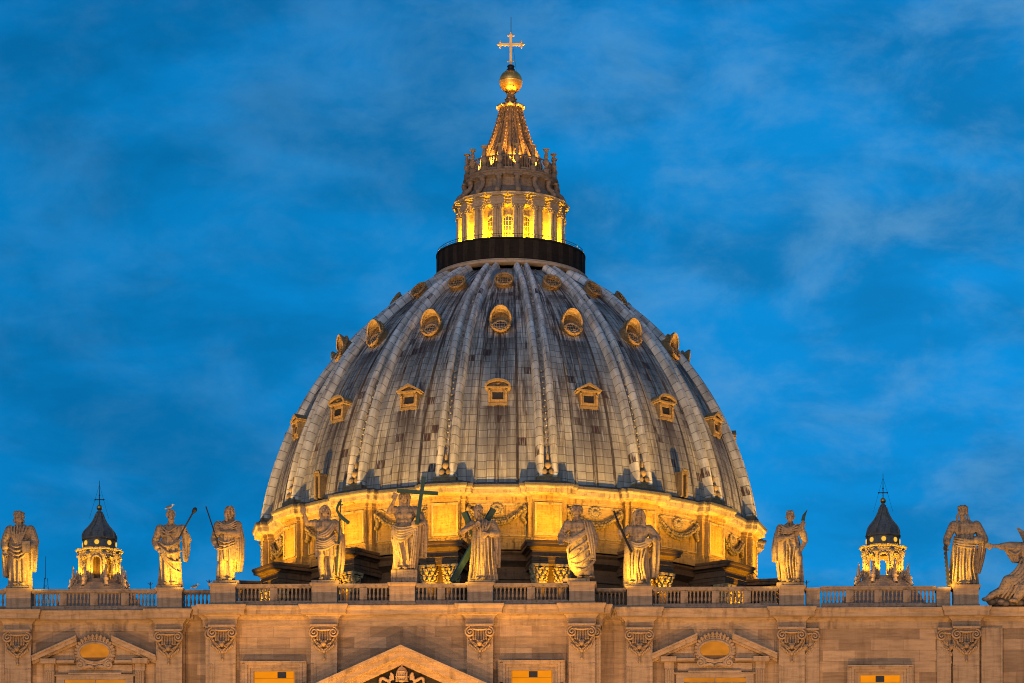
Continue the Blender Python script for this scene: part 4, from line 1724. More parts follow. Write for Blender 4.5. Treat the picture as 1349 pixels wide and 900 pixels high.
sp_.lathe(lz(SPR), 128, fn=fl)
sp_.build('spire', M['spire'], LA, smooth=True, angle=40)
sr = MB()
rpts = [(r, z) for r, z in SPR if z < 128.7]
sr.tube([(0, -(r + 0.03), z - ZL) for r, z in rpts], [0.30, 0.28, 0.25, 0.2, 0.17, 0.13, 0.11, 0.12], 6)
for i in range(13):
    z = 123.4 + 0.4 * i
    r = np.interp(z, [q[1] for q in rpts], [q[0] for q in rpts])
    sr.ell((0, -r - 0.26 + 0.006 * i, z - ZL), (0.07 - 0.003 * i, 0.10 - 0.004 * i, 0.13), 6)
sr.ell((0, -1.35, 128.72 - ZL), (0.2, 0.22, 0.2), 8)
s0 = sr.build('spire_rib', M['spire'], LA, smooth=True, angle=50)
ring_copies(s0, allribs, LA)
ba = MB()
ba.ell((0, 0, 131.47 - ZL), 1.25, 40)
ba.lathe(lz([(1.255, 131.42), (1.275, 131.45), (1.275, 131.5), (1.255, 131.53)]), 40)
ball = ba.build('gilded_ball', M['gold'], LA, smooth=True)
ck = MB()
ck.lathe(lz([(0.3, 132.55), (0.47, 132.6), (0.47, 132.75), (0.34, 132.85), (0.36, 133.05), (0.42, 133.1), (0.3, 133.25), (0, 133.25)]), 20)
ck.build('collar', M['iron'], LA, smooth=True, angle=40)
cx = MB()
cx.box(-0.13, 0.13, -0.1, 0.1, 133.2 - ZL, 136.55 - ZL)
cx.box(-1.2, -0.133, -0.1, 0.1, 135.33 - ZL, 135.59 - ZL)
cx.box(0.133, 1.2, -0.1, 0.1, 135.33 - ZL, 135.59 - ZL)


def bud(cxx, czz, dx, dz):
    px_, pz_ = -dz, dx
    for (a, b, r) in ((0, 0, 0.19), (0.2, 0, 0.12), (0, 0.24, 0.12), (0, -0.24, 0.12), (0.33, 0, 0.05), (0, 0.37, 0.05), (0, -0.37, 0.05)):
        cx.ell((cxx + a * dx + b * px_, 0, czz + a * dz + b * pz_), (r, 0.12, r), 8)


bud(-1.15, 135.46 - ZL, -1, 0)
bud(1.15, 135.46 - ZL, 1, 0)
bud(0, 136.4 - ZL, 0, 1)
for s in (-1, 1):
    cx.ell((s * 0.28, 0, 133.65 - ZL), (0.16, 0.08, 0.07), 6)
cx.build('cross', M['cross'], LA)
an = MB()
an.tube([(0.02, 0, 136.6 - ZL), (0.02, 0, 138.4 - ZL)], 0.035, 5)
an.tube([(0.25, -0.1, 135.2 - ZL), (0.6, -0.2, 132.6 - ZL)], 0.015, 4)
an.build('lightning_rod', M['iron'], LA)

# ================================================================= the two small cupolas


def cupola(x, label, tall):
    c = thing('small_cupola', label, 'cupola', (x, -36.5, 0), 'small lit cupolas either side of the dome')
    b = MB()
    b.lathe([(6.5, 60), (6.0, 63), (5.2, 65.8), (4.4, 67.8), (3.5, 69.3), (2.7, 70.2), (2.2, 70.45)], 32, fn=lambda r, z, a: r * (1 + 0.02 * math.cos(16 * a)))
    b.build('lower_dome', M['lead_dark'], c, smooth=True, angle=50)
    b = MB()
    b.lathe([(2.25, 70.3), (2.25, 70.7), (2.0, 70.8)], 8, a0=R(22.5), a1=R(22.5) + 2 * PI)
    b.build('plinth', M['lantern_dark'], c)
    # wall panel with an arched opening
    p = MB()
    apo = 1.72
    hw = apo * math.tan(R(22.5))
    op = arch_poly(0.36, 70.8, 72.6, 10)
    y = -apo
    p.box(-hw, -0.36, y, y + 0.3, 70.8, 72.6)
    p.box(0.36, hw, y, y + 0.3, 70.8, 72.6)
    for i in range(10):
        q0, q1 = op[i], op[i + 1]
        e0 = (q0[0] / 0.36 * hw, 73.25) if abs(q0[0]) > 0.2 else (q0[0] / 0.36 * hw, 73.25)
        e1 = (q1[0] / 0.36 * hw, 73.25)
        if i == 0:
            p.prism([q0, (hw, 72.6), (hw, 73.25), e1, q1], y, y + 0.3)
        elif i == 9:
            p.prism([q0, e0, (-hw, 73.25), (-hw, 72.6), q1], y, y + 0.3)
        else:
            p.prism([q0, e0, e1, q1], y, y + 0.3)
    ring = [(0.46 * math.cos(PI * i / 12), y - 0.03, 72.6 + 0.46 * math.sin(PI * i / 12)) for i in range(13)]
    p.tube(ring, 0.08, 6)
    for s in (-1, 1):
        p.box(min(s * 0.38, s * 0.53), max(s * 0.38, s * 0.53), y - 0.1, y - 0.003, 70.8, 72.58)
    w_ = p.build('arched_wall', M['lantern'], c)
    ring_copies(w_, [45 * k for k in range(8)], c)
    p = MB()
    p.box(-0.2, 0.2, -2.12, -1.8, 70.75, 71.1)
    p.lathe([(0.15, 71.1), (0.15, 72.8), (0.2, 72.9), (0.24, 73.1)], 10, c=(0, -1.98, 0))
    p.box(-0.26, 0.26, -2.24, -1.75, 73.1, 73.25)
    w_ = p.build('column', M['lantern'], c, smooth=True, angle=40)
    ring_copies(w_, [22.5 + 45 * k for k in range(8)], c)
    p = MB()
    plan = []
    for k in range(8):
        a = 22.5 + 45 * k
        plan += [(1.86, a - 10), (2.1, a - 8), (2.1, a + 8), (1.86, a + 10)]
    p.sweep([(r * math.sin(R(a)), -r * math.cos(R(a))) for r, a in plan], [(-0.3, 73.25), (0, 73.25), (0, 73.45), (0.08, 73.5), (0.08, 73.6), (0.22, 73.68), (0.26, 73.8), (-0.2, 73.9), (-0.6, 73.95)], closed=True)
    p.build('cornice', M['lantern'], c)
    p = MB()
    p.lathe([(1.66, 73.9), (1.6, 74.0), (1.6, 74.75), (1.72, 74.82), (1.75, 74.95), (1.6, 75.0)], 32)
    p.build('upper_drum', M['lantern_dark'], c, smooth=True, angle=30)
    p = MB()
    disc(p, 0, 74.4, 0.15, 0.15, -1.66, -1.6, 14)
    ring_xz(p, 0, 74.4, 0.19, 0.19, -1.65, 0.05, 16, 6)
    w_ = p.build('oculus', M['cupglow'], c)
    ring_copies(w_, [45 * k for k in range(8)], c)
    k_ = 1.0 + tall
    prof = [(1.64, 74.95), (1.64, 75.25), (1.56, 75.55), (1.32, 75.85), (0.98, 76.2), (0.68, 76.6), (0.46, 77.0), (0.30, 77.45), (0.34, 77.62), (0.2, 77.72), (0.12, 77.85)]
    p = MB()
    p.lathe([(r, 74.95 + (z - 74.95) * k_) for r, z in prof], 64, fn=lambda r, z, a: r * (1 - 0.07 * abs(math.sin(4 * (a - R(22.5)) )) ** 0.7))
    p.build('lead_cap', M['lead_dark'], c, smooth=True, angle=40)
    p = MB()
    p.tube([(0, -(r + 0.03), 74.95 + (z - 74.95) * k_) for r, z in prof[:8]], 0.10, 5)
    p.ell((0, -1.7, 75.15), (0.1, 0.1, 0.3), 6)
    w_ = p.build('cap_rib', M['lantern_dark'], c)
    ring_copies(w_, [22.5 + 45 * k for k in range(8)], c)
    zt = 74.95 + 2.9 * k_
    p = MB()
    p.ell((0, 0, zt + 0.22), 0.29, 16)
    p.build('ball', M['gold'], c, smooth=True)
    p = MB()
    p.tube([(0, 0, zt + 0.45), (0, 0, zt + 1.45)], 0.05, 5)
    p.tube([(-0.42, 0, zt + 1.02), (0.42, 0, zt + 1.02)], 0.05, 5)
    for q in ((-0.42, 1.02), (0.42, 1.02), (0, 1.45)):
        p.ell((q[0], 0, zt + q[1]), 0.085, 6)
    p.build('cross', M['bronze'] if tall < 0.05 else M['iron'], c)
    p = MB()
    p.tube([(0, 0, zt + 1.4), (0, 0, zt + 2.9)], [0.035, 0.02], 4)
    for s in (-1, 1):
        p.tube([(0.03 * s, 0, zt + 2.4), (s * 0.95, -0.3, zt - 0.9)], 0.011, 4)
    p.build('lightning_rod', M['iron'], c)
    p = MB()      # scrolled buttress with a small obelisk
    p.tube([(0, -2.2, 71.4), (0, -2.45, 70.9), (0, -2.7, 70.5), (0, -2.95, 69.9)], [0.13, 0.16, 0.2, 0.24], 8)
    p.ell((0, -2.75, 70.6), (0.3, 0.3, 0.3), 8)
    p.lathe([(0.2, 70.7), (0.2, 71.0), (0.13, 71.05), (0.16, 71.3), (0.07, 71.9), (0.1, 72.0), (0, 72.15)], 8, c=(0, -2.62, 0))
    w_ = p.build('scroll_pinnacle', M['lantern'], c, smooth=True, angle=50)
    ring_copies(w_, [22.5 + 45 * k for k in range(8)], c)
    if tall > 0.05:
        return c
    p = MB()
    p.lathe([(1.0, 70.7), (1.0, 73.4)], 12)
    p.build('inner_wall', M['drum'], c)
    return c


cupola(-38.6, 'small lit cupola with squat lead cap standing between the two leftmost statues', 0.0)
cupola(38.6, 'small lit cupola with taller dark cap between the green blade and saw statues', 0.12)

# ================================================================= statues
scratch = bpy.data.objects


def remesh(mb, voxel, mat, name, parent, smooth_it=1):
    me = bpy.data.meshes.new('tmp_body')
    me.from_pydata(mb.v, [], mb.f)
    bm = bmesh.new()
    bm.from_mesh(me)
    bmesh.ops.recalc_face_normals(bm, faces=bm.faces)
    bm.to_mesh(me)
    bm.free()
    o = bpy.data.objects.new('tmp_body', me)
    COL.objects.link(o)
    md = o.modifiers.new('r', 'REMESH')
    md.mode = 'VOXEL'
    md.voxel_size = voxel
    sm = o.modifiers.new('s', 'SMOOTH')
    sm.factor = 0.4
    sm.iterations = smooth_it
    dg = bpy.context.evaluated_depsgraph_get()
    ev = o.evaluated_get(dg)
    out = bpy.data.meshes.new_from_object(ev)
    out.name = name
    out.materials.clear()
    out.materials.append(mat)
    out.polygons.foreach_set('use_smooth', [True] * len(out.polygons))
    bpy.data.objects.remove(o)
    bpy.data.meshes.remove(me)
    b = bpy.data.objects.new(name, out)
    b.parent = parent
    COL.objects.link(b)
    return b


class Fig(MB):
    """robed figure, 5.5 m tall; x to the picture's right, -y towards the square"""

    def robe(self, rings, n=72, amp=0.07, nf=13, seed=0, tw=0.5):
        rnd = random.Random(seed)
        ph = [rnd.uniform(0, 6.28) for _ in range(6)]
        # resample rings smoothly
        zs = [r[0] for r in rings]
        Z = np.linspace(zs[0], zs[-1], max(10, int(abs(zs[-1] - zs[0]) / 0.07)))
        arr = np.array(rings, float)
        order = np.argsort(arr[:, 0])
        arr = arr[order]
        vs = []
        zmin, zmax = arr[0, 0], arr[-1, 0]
        for z in Z:
            cx_, cy_, rx, ry = [np.interp(z, arr[:, 0], arr[:, k]) for k in (1, 2, 3, 4)]
            t = (z - zmin) / max(1e-6, zmax - zmin)
            A = 1.35 * amp * (1.15 - 0.75 * t)
            for i in range(n):
                th = 2 * PI * i / n
                f = math.sin(nf * th + ph[0] + tw * z * 1.6) + 0.7 * math.sin((nf * 0.53) * 1.0 * th * 1 + ph[1] - 0.9 * tw * z) * (1 if i else 1) + 0.45 * math.sin(2 * nf * th + ph[2] + 1.2 * z)
                f = (abs(f) ** 0.8) * (1 if f > 0 else -1)
                k = 1.0 + A * f / max(rx, 0.2)
                vs.append((cx_ + rx * k * math.sin(th), cy_ - ry * k * math.cos(th), z))
        m = len(Z)
        fs = [(j * n + i, j * n + (i + 1) % n, (j + 1) * n + (i + 1) % n, (j + 1) * n + i) for j in range(m - 1) for i in range(n)]
        fs.append(tuple(reversed(range(n))))
        fs.append(tuple((m - 1) * n + i for i in range(n)))
        self.add(vs, fs)

    def fold(self, pts, r, n=7, samples=14):
        """a soft rope of cloth through the points (Catmull-Rom)"""
        P = [Vector(p) for p in pts]
        P = [P[0] * 2 - P[1]] + P + [P[-1] * 2 - P[-2]]
        out, rr = [], []
        seg = len(P) - 3
        for s in range(seg):
            p0, p1, p2, p3 = P[s:s + 4]
            for k in range(samples if s == seg - 1 else samples - 1):
                t = k / (samples - 1)
                q = 0.5 * ((2 * p1) + (p2 - p0) * t + (2 * p0 - 5 * p1 + 4 * p2 - p3) * t * t + (3 * p1 - p0 - 3 * p2 + p3) * t ** 3)
                out.append(q)
                u = (s + t) / seg
                rr.append(r * (0.45 + 0.55 * math.sin(PI * min(1, max(0, 0.08 + 0.84 * u)))))
        self.tube(out, rr, n)
        self.ell(out[0], rr[0], 6)
        self.ell(out[-1], rr[-1], 6)

    def cloth(self, a_pts, b_pts, count, r, sag=0.0):
        """parallel folds interpolated between two guide curves"""
        for i in range(count):
            t = i / max(1, count - 1)
            pts = []
            for pa, pb in zip(a_pts, b_pts):
                p = Vector(pa).lerp(Vector(pb), t)
                p.z -= sag * math.sin(PI * t)
                pts.append(p)
            self.fold(pts, r * (0.85 + 0.3 * ((i * 37) % 10) / 10.0))

    def head(self, c, turn=0.0, tilt=0.0, beard=0.0, hair='short', seed=0, s=1.0):
        c = Vector(c)
        rot = Matrix.Rotation(turn, 3, 'Z') @ Matrix.Rotation(tilt, 3, 'Y')

        def e(p, rad, n=10):
            self.ell(c + rot @ (Vector(p) * s), tuple(q * s for q in (rad if hasattr(rad, '__len__') else (rad,) * 3)), n, rot)
        e((0, 0, 0.06), (0.27, 0.32, 0.34), 14)
        e((0, -0.06, -0.14), (0.21, 0.24, 0.27), 12)
        e((0, -0.315, -0.04), (0.052, 0.085, 0.13), 8)        # nose
        e((0, -0.27, 0.085), (0.21, 0.06, 0.04), 8)           # brow
        for q in (-1, 1):
            e((q * 0.11, -0.272, 0.0), (0.05, 0.035, 0.03), 8)   # eyes
            e((q * 0.13, -0.235, -0.10), (0.085, 0.08, 0.08), 8)  # cheeks
            e((q * 0.285, 0.02, -0.02), (0.04, 0.07, 0.1), 6)   # ears
        e((0, -0.285, -0.205), (0.085, 0.035, 0.022), 8)       # lips
        e((0, -0.275, -0.25), (0.07, 0.04, 0.025), 8)
        e((0, -0.25, -0.34), (0.09, 0.08, 0.07), 8)           # chin
        rnd = random.Random(seed)
        for i in range(46):
            a = rnd.uniform(0, 2 * PI)
            z = rnd.uniform(0.0, 1.0)
            x, y = 0.29 * math.cos(a), 0.33 * math.sin(a)
            zz = -0.12 + 0.52 * z
            k = math.sqrt(max(0.05, 1 - max(0, (zz - 0.05) / 0.40) ** 2))
            if y < -0.12 and zz < 0.22:
                continue
            e((x * k, y * k + 0.02, zz), rnd.uniform(0.055, 0.1), 6)
        e((0, 0.05, 0.14), (0.295, 0.31, 0.30), 12)
        if hair in ('long', 'veil'):
            for q in (-1, 1):
                for i in range(9):
                    t = i / 8
                    e((q * (0.29 + 0.05 * math.sin(5 * t) + 0.05 * t), 0.02 - 0.02 * t, 0.15 - 0.75 * t), (0.10, 0.15, 0.12), 8)
            e((0, 0.2, -0.3), (0.3, 0.18, 0.42), 10)
        if hair == 'veil':
            for q in (-1, 1):
                self.fold([c + rot @ Vector((q * 0.1, -0.1, 0.42)), c + rot @ Vector((q * 0.34, -0.08, 0.1)), c + rot @ Vector((q * 0.4, 0.0, -0.5)), c + rot @ Vector((q * 0.5, 0.05, -0.95))], 0.12)
        if hair == 'crown':
            for i in range(16):
                a = 2 * PI * i / 16
                e((0.31 * math.cos(a), 0.34 * math.sin(a), 0.24 + 0.03 * (i % 2)), (0.08, 0.08, 0.10), 6)
        if beard > 0:
            for i in range(30):
                t = rnd.uniform(0, 1)
                a = rnd.uniform(-1.2, 1.2)
                z = -0.22 - beard * t
                rr = 0.23 * (1 - 0.45 * t)
                e((rr * math.sin(a), -0.08 - rr * math.cos(a) * 0.85, z), rnd.uniform(0.05, 0.085), 6)
            for q in (-1, 1):
                e((q * 0.08, -0.3, -0.165), (0.085, 0.035, 0.03), 6)
        # neck
        self.tube([c + rot @ Vector((0, 0.04, -0.2)) * s, c + Vector((0, 0.08, -0.62)) * s], [0.18 * s, 0.23 * s], 10)

    def hand(self, p, d, side=(1, 0, 0), curl=0.5, s=1.0):
        p = Vector(p)
        d = Vector(d).normalized()
        sd = Vector(side)
        sd = (sd - d * sd.dot(d)).normalized()
        nr = d.cross(sd)
        q0 = p + d * 0.12 * s
        for k in range(5):
            t = (k - 2) / 2.0
            self.cap(p + sd * 0.03 * t * s, 0.07 * s, p + d * 0.24 * s + sd * 0.115 * t * s, 0.062 * s, 6)
        for k in range(4):
            t = (k - 1.5) / 1.5
            ln = (0.24, 0.28, 0.26, 0.2)[k] * s
            a = p + d * 0.26 * s + sd * 0.12 * t * s
            b_ = a + d * ln * 0.55 * (1 - 0.3 * curl) + nr * ln * 0.4 * curl + sd * 0.03 * t
            c_ = b_ + d * ln * 0.45 * (1 - 1.2 * curl) + nr * ln * 0.6 * curl
            self.chain([(a, 0.048 * s), (b_, 0.043 * s), (c_, 0.036 * s)], 6)
        a = p + d * 0.06 * s - sd * 0.1 * s
        b_ = a - sd * 0.12 * s + d * 0.1 * s + nr * 0.05 * s
        self.chain([(a, 0.06 * s), (b_, 0.05 * s), (b_ + d * 0.13 * s + nr * 0.06 * s, 0.04 * s)], 6)

    def arm(self, sh, el, ha, sleeve=0.26, bare=False, hd=None, side=(1, 0, 0), curl=0.5):
        sh, el, ha = Vector(sh), Vector(el), Vector(ha)
        if bare:
            self.chain([(sh, 0.27), (sh.lerp(el, 0.45), 0.225), (el, 0.17), (el.lerp(ha, 0.3), 0.175), (ha, 0.105)], 12)
        else:
            self.chain([(sh, 0.30), (sh.lerp(el, 0.5), sleeve + 0.02), (el, sleeve), (el.lerp(ha, 0.55), sleeve * 0.95)], 12)
            self.chain([(el.lerp(ha, 0.5), 0.15), (ha, 0.105)], 10)
            rnd = random.Random(int(abs(el.x) * 1000))
            for t in (0.25, 0.5, 0.75):        # sleeve creases
                p = sh.lerp(el, t)
                d = (el - sh).normalized()
                u = d.cross(Vector((0, 1, 0))).normalized()
                self.fold([p - u * sleeve * 0.9 + Vector((0, -0.08, 0)), p + Vector((0, -sleeve * 1.02, -0.05)), p + u * sleeve * 0.9 + d * 0.12], 0.06)
        dd = Vector(hd) if hd is not None else (ha - el)
        self.hand(ha, dd, side, curl)

    def torso(self, cx=0.0, sh=(-0.7, 0.75), zsh=4.25, zw=3.0, bare=False, depth=0.42):
        l, r = sh
        mid = (l + r) / 2
        w_ = (r - l) / 2
        rings = [(zw, cx, 0, 0.58, depth), (zw + 0.45, (cx + mid) / 2, 0, 0.60, depth), (zsh - 0.5, mid, 0, w_ * 0.95, depth * 1.08), (zsh - 0.08, mid, 0.02, w_ * 0.98, depth * 0.95), (zsh + 0.12, mid, 0.05, w_ * 0.62, depth * 0.7), (zsh + 0.28, mid, 0.07, 0.26, 0.24)]
        self.robe(rings, amp=0.0 if bare else 0.035, nf=9, seed=3)
        self.ell((l + 0.1, 0.03, zsh - 0.1), 0.30, 12)
        self.ell((r - 0.1, 0.03, zsh - 0.1), 0.30, 12)
        if bare:
            for q in (-1, 1):
                self.ell((mid + q * 0.29, -depth * 0.75, zsh - 0.55), (0.30, 0.17, 0.22), 12)
                for k in range(3):
                    self.ell((mid * 0.6 + cx * 0.4 + q * 0.14, -depth * 0.88, zsh - 0.95 - 0.23 * k), (0.14, 0.1, 0.11), 8)
                self.ell((mid + q * 0.42, -depth * 0.5, zsh - 0.95), (0.14, 0.2, 0.3), 8)

    def legs(self, pos, feet_y=-0.25, zk=1.5, bare=True):
        for (hx, kx, fx, fy) in pos:
            self.chain([((hx, 0, 2.75), 0.36), ((kx, -0.16 + fy, zk), 0.225), ((kx * 0.6 + fx * 0.4, -0.04 + fy, 1.1), 0.22), ((fx, 0.0 + fy, 0.22), 0.125)], 12)
            self.ell((fx, -0.22 + fy, 0.14), (0.13, 0.33, 0.12), 10)
            for k in range(4):
                self.ell((fx - 0.1 + 0.066 * k, -0.5 + fy, 0.1), (0.045, 0.09, 0.06), 6)

    def foot(self, x, y, turn=0.0):
        rot = Matrix.Rotation(turn, 3, 'Z')
        self.ell((x, y, 0.13), (0.14, 0.34, 0.13), 10, rot)
        for k in range(4):
            p = rot @ Vector((-0.1 + 0.066 * k, -0.3, 0))
            self.ell((x + p.x, y + p.y, 0.1), (0.045, 0.09, 0.06), 6)


def place(px, py, Y):
    return at(px, py, Y)


STAT = []


def statue(label, X, zb, Y, scale=1.0):
    t = thing('statue', label, 'statue', (X, Y, zb), 'statues along the church front')
    t.scale = (scale,) * 3
    STAT.append((X, zb, Y))
    return t


def plinth(t, w=0.9, h=0.28, dz=0.0):
    m = MB()
    m.sweep([(-w, -0.62), (w, -0.62), (w, 0.62), (-w, 0.62)], [(-w + 0.01, -h), (0.0, -h), (0.0, -0.06), (-0.04, 0.0), (-w + 0.01, 0.02)], closed=True)
    m.build('plinth', M['statue'], t)


SY0 = YC - PD + 0.85         # statue depth, middle bays
SY1 = YS - PD + 0.85         # side bays
V = 0.030


def rod(t, name, a, b, r, mat, n=8, box=False):
    m = MB()
    a, b = Vector(a), Vector(b)
    if box:
        m.tube([a, b], r * 1.35, 4, up=(0.7071, 0.7071, 0) if True else None)
    else:
        m.tube([a, b], r, n)
    return m.build(name, mat, t)


# -- 1: curly haired, holding a book
t = statue('stone statue of a curly haired robed figure holding a closed book against its side', -27.68, PTOP + 0.25, SY1)
plinth(t)
f = Fig()
f.robe([(0.0, 0, 0, 0.80, 0.55), (0.8, 0, 0, 0.74, 0.55), (1.9, 0.02, 0, 0.72, 0.54), (2.8, 0, 0, 0.70, 0.52), (3.4, 0, 0, 0.68, 0.46)], amp=0.085, nf=12, seed=1)
f.torso(0, (-0.82, 0.85), 4.25, 3.0)
f.head((-0.08, -0.12, 5.02), 0.1, 0, 0.12, 'short', 1, 1.02)
for i in range(34):
    a = i * 2.4
    f.ell((-0.08 + 0.34 * math.cos(a), -0.05 + 0.3 * math.sin(a) * 0.9 + 0.06, 5.0 + 0.33 * math.sin(i * 1.7)), 0.11, 6)
f.arm((-0.8, 0, 4.1), (-1.12, -0.05, 3.15), (-1.0, -0.4, 2.5), 0.3, hd=(0.2, -0.3, -1))
f.arm((0.8, 0, 4.1), (1.08, 0.0, 3.2), (0.72, -0.62, 2.55), 0.3, hd=(-0.6, -0.4, -0.2), side=(0, 0, 1))
f.robe([(1.15, 0.82, 0.25, 0.22, 0.35), (2.4, 0.92, 0.2, 0.3, 0.42), (3.5, 1.0, 0.1, 0.28, 0.4), (4.1, 0.8, 0.05, 0.3, 0.35)], n=40, amp=0.05, nf=7, seed=4)
f.robe([(0.75, -1.02, 0.2, 0.16, 0.3), (2.2, -1.1, 0.15, 0.22, 0.36), (3.4, -1.05, 0.1, 0.25, 0.38)], n=40, amp=0.05, nf=6, seed=5)
f.cloth([(-0.55, -0.45, 4.35), (-0.5, -0.52, 3.7), (-0.3, -0.5, 3.1)], [(0.6, -0.42, 4.3), (0.35, -0.55, 3.6), (0.1, -0.52, 3.0)], 6, 0.075)
f.cloth([(-0.7, -0.45, 3.0), (-0.1, -0.62, 2.75), (0.75, -0.55, 3.15)], [(-0.7, -0.45, 2.2), (0.0, -0.62, 1.9), (0.7, -0.5, 2.5)], 4, 0.08)
f.foot(-0.3, -0.55, 0.15)
f.foot(0.3, -0.5, -0.2)
remesh(f, V, M['statue'], 'body', t)
m = MB()
m.box(-0.28, 0.30, -0.86, -0.68, -0.42, 0.40, mat=Matrix.Translation((0.58, 0, 2.72)) @ Matrix.Rotation(R(-4), 4, 'Y'))
m.box(-0.24, 0.27, -0.84, -0.70, -0.44, 0.42, mat=Matrix.Translation((0.58, 0, 2.72)) @ Matrix.Rotation(R(-4), 4, 'Y'))
m.build('book', M['statue'], t)

# -- 2: bearded with knobbed club
t = statue('bearded stone statue, hand on hip, holding a dark knobbed club, gull on its head', -16.83 - 0.08, PTOP + 0.25, SY1)
plinth(t)
f = Fig()
f.robe([(0.0, 0.08, 0, 0.76, 0.55), (1.0, 0.05, 0, 0.68, 0.54), (2.0, 0.0, 0, 0.70, 0.54), (2.9, 0.0, 0, 0.70, 0.52), (3.4, 0.05, 0, 0.66, 0.46)], amp=0.085, nf=11, seed=6, tw=0.9)
f.torso(0.03, (-0.74, 0.9), 4.25, 3.0)
f.head((0.1, -0.12, 5.06), 0.35, 0, 0.32, 'short', 2)
f.arm((-0.72, 0, 4.15), (-1.05, 0.05, 3.2), (-0.72, -0.38, 2.46), 0.27, hd=(0.9, -0.2, -0.1), side=(0, 0, 1))
f.arm((0.88, 0, 4.15), (1.32, -0.1, 3.3), (1.12, -0.5, 3.85), 0.27, hd=(-0.1, -0.2, 1))
f.robe([(1.8, 1.15, 0.15, 0.12, 0.24), (2.6, 1.22, 0.1, 0.22, 0.32), (3.5, 1.18, 0.0, 0.26, 0.34)], n=40, amp=0.06, nf=6, seed=8)
f.cloth([(-0.72, -0.4, 3.1), (0.0, -0.62, 2.75), (0.9, -0.42, 3.25)], [(-0.66, -0.42, 2.3), (0.2, -0.62, 1.2), (0.85, -0.3, 0.9)], 4, 0.115)
f.cloth([(-0.5, -0.44, 4.2), (0.0, -0.55, 3.85), (0.6, -0.46, 4.2)], [(-0.55, -0.44, 3.6), (0.0, -0.52, 3.5), (0.3, -0.5, 3.2)], 3, 0.08)
f.foot(-0.25, -0.52, 0.2)
f.foot(0.42, -0.5, -0.2)
remesh(f, V, M['statue'], 'body', t)
m = MB()
m.tube([(0.72, -0.55, 3.3), (1.3, -0.6, 4.35), (1.78, -0.62, 5.2)], [0.045, 0.055, 0.06], 8)
m.ell((1.88, -0.62, 5.34), (0.17, 0.15, 0.22), 10, Matrix.Rotation(0.5, 3, 'Y'))
m.ell((1.80, -0.62, 5.22), 0.13, 8)
m.build('club', M['iron'], t)

# -- 3: looking right, thin spear
t = statue('stone statue in short tunic and long cloak looking right with a thin dark spear', -12.77 + 0.2, PTOP + 0.25, SY0)
plinth(t, 0.95)
f = Fig()
f.robe([(1.45, 0.1, 0, 0.66, 0.46), (2.2, 0.08, 0, 0.66, 0.5), (3.0, 0.08, 0, 0.60, 0.46), (3.4, 0.08, 0, 0.60, 0.44)], amp=0.075, nf=12, seed=9)
f.robe([(0.0, -0.12, 0.15, 0.62, 0.28), (1.6, -0.05, 0.1, 0.6, 0.35)], amp=0.06, nf=8, seed=19)
f.legs([(-0.25, -0.3, -0.42, 0.0), (0.3, 0.32, 0.3, -0.12)])
f.torso(0.08, (-0.66, 0.8), 4.15, 3.0)
f.head((0.22, -0.12, 4.95), 0.75, 0, 0.0, 'long', 3)
f.arm((-0.64, 0, 4.05), (-0.92, 0.0, 3.0), (-0.72, -0.45, 2.5), 0.25, hd=(0.4, -0.4, -0.6))
f.arm((0.78, 0, 4.05), (0.80, -0.3, 3.35), (-0.35, -0.7, 3.42), 0.24, hd=(-1, -0.1, 0.05), side=(0, 0, 1))
f.robe([(0.75, 0.75, 0.3, 0.22, 0.3), (1.8, 0.9, 0.28, 0.26, 0.36), (3.0, 0.95, 0.2, 0.26, 0.4), (4.1, 0.72, 0.12, 0.3, 0.36)], n=44, amp=0.055, nf=7, seed=10)
f.cloth([(-0.6, -0.42, 4.25), (0.0, -0.52, 3.95), (0.75, -0.4, 4.3)], [(-0.55, -0.42, 3.7), (0.0, -0.54, 3.55), (0.75, -0.42, 3.8)], 4, 0.07)
f.cloth([(-0.6, -0.42, 2.9), (0, -0.55, 2.7), (0.68, -0.4, 2.95)], [(-0.62, -0.42, 2.2), (0, -0.55, 2.3), (0.68, -0.4, 2.6)], 3, 0.06)
remesh(f, V, M['statue'], 'body', t)
rod(t, 'spear', (-1.42, -0.62, 5.25), (-0.5, -0.6, 2.45), 0.045, M['iron'])

# -- 4: arm out, scroll staff, bare legs
t = statue('stone statue with bare legs, outstretched arm and a thin green staff with curling scroll', -5.54 + 0.03, PTOP + 0.25, SY0)
plinth(t, 0.98)
f = Fig()
f.robe([(1.75, 0.0, 0, 0.70, 0.46), (2.4, 0.0, 0, 0.70, 0.5), (3.0, 0.0, 0, 0.62, 0.46), (3.5, -0.03, 0, 0.60, 0.42)], amp=0.07, nf=10, seed=11, tw=1.2)
f.legs([(-0.3, -0.36, -0.32, -0.05), (0.32, 0.42, 0.5, -0.16)])
f.robe([(0.05, 0.05, 0.25, 0.42, 0.25), (2.0, 0.05, 0.25, 0.5, 0.3)], amp=0.06, nf=8, seed=21)
f.torso(-0.05, (-0.86, 0.72), 4.25, 3.1, bare=True)
f.head((-0.06, -0.1, 4.98), 0.15, -0.05, 0.12, 'long', 5, 0.98)
f.arm((-0.8, 0, 4.15), (-1.36, -0.1, 4.12), (-1.5, -0.3, 4.72), bare=True, hd=(-0.1, -0.15, 1), curl=0.2)
f.arm((0.7, 0, 4.1), (1.12, 0.0, 3.2), (0.98, -0.42, 2.72), bare=True, hd=(-0.2, -0.5, -0.5))
f.robe([(0.35, 0.88, 0.15, 0.16, 0.28), (1.4, 0.98, 0.12, 0.26, 0.32), (2.7, 1.1, 0.05, 0.22, 0.34), (3.4, 1.05, 0.1, 0.2, 0.3)], n=40, amp=0.07, nf=6, seed=12)
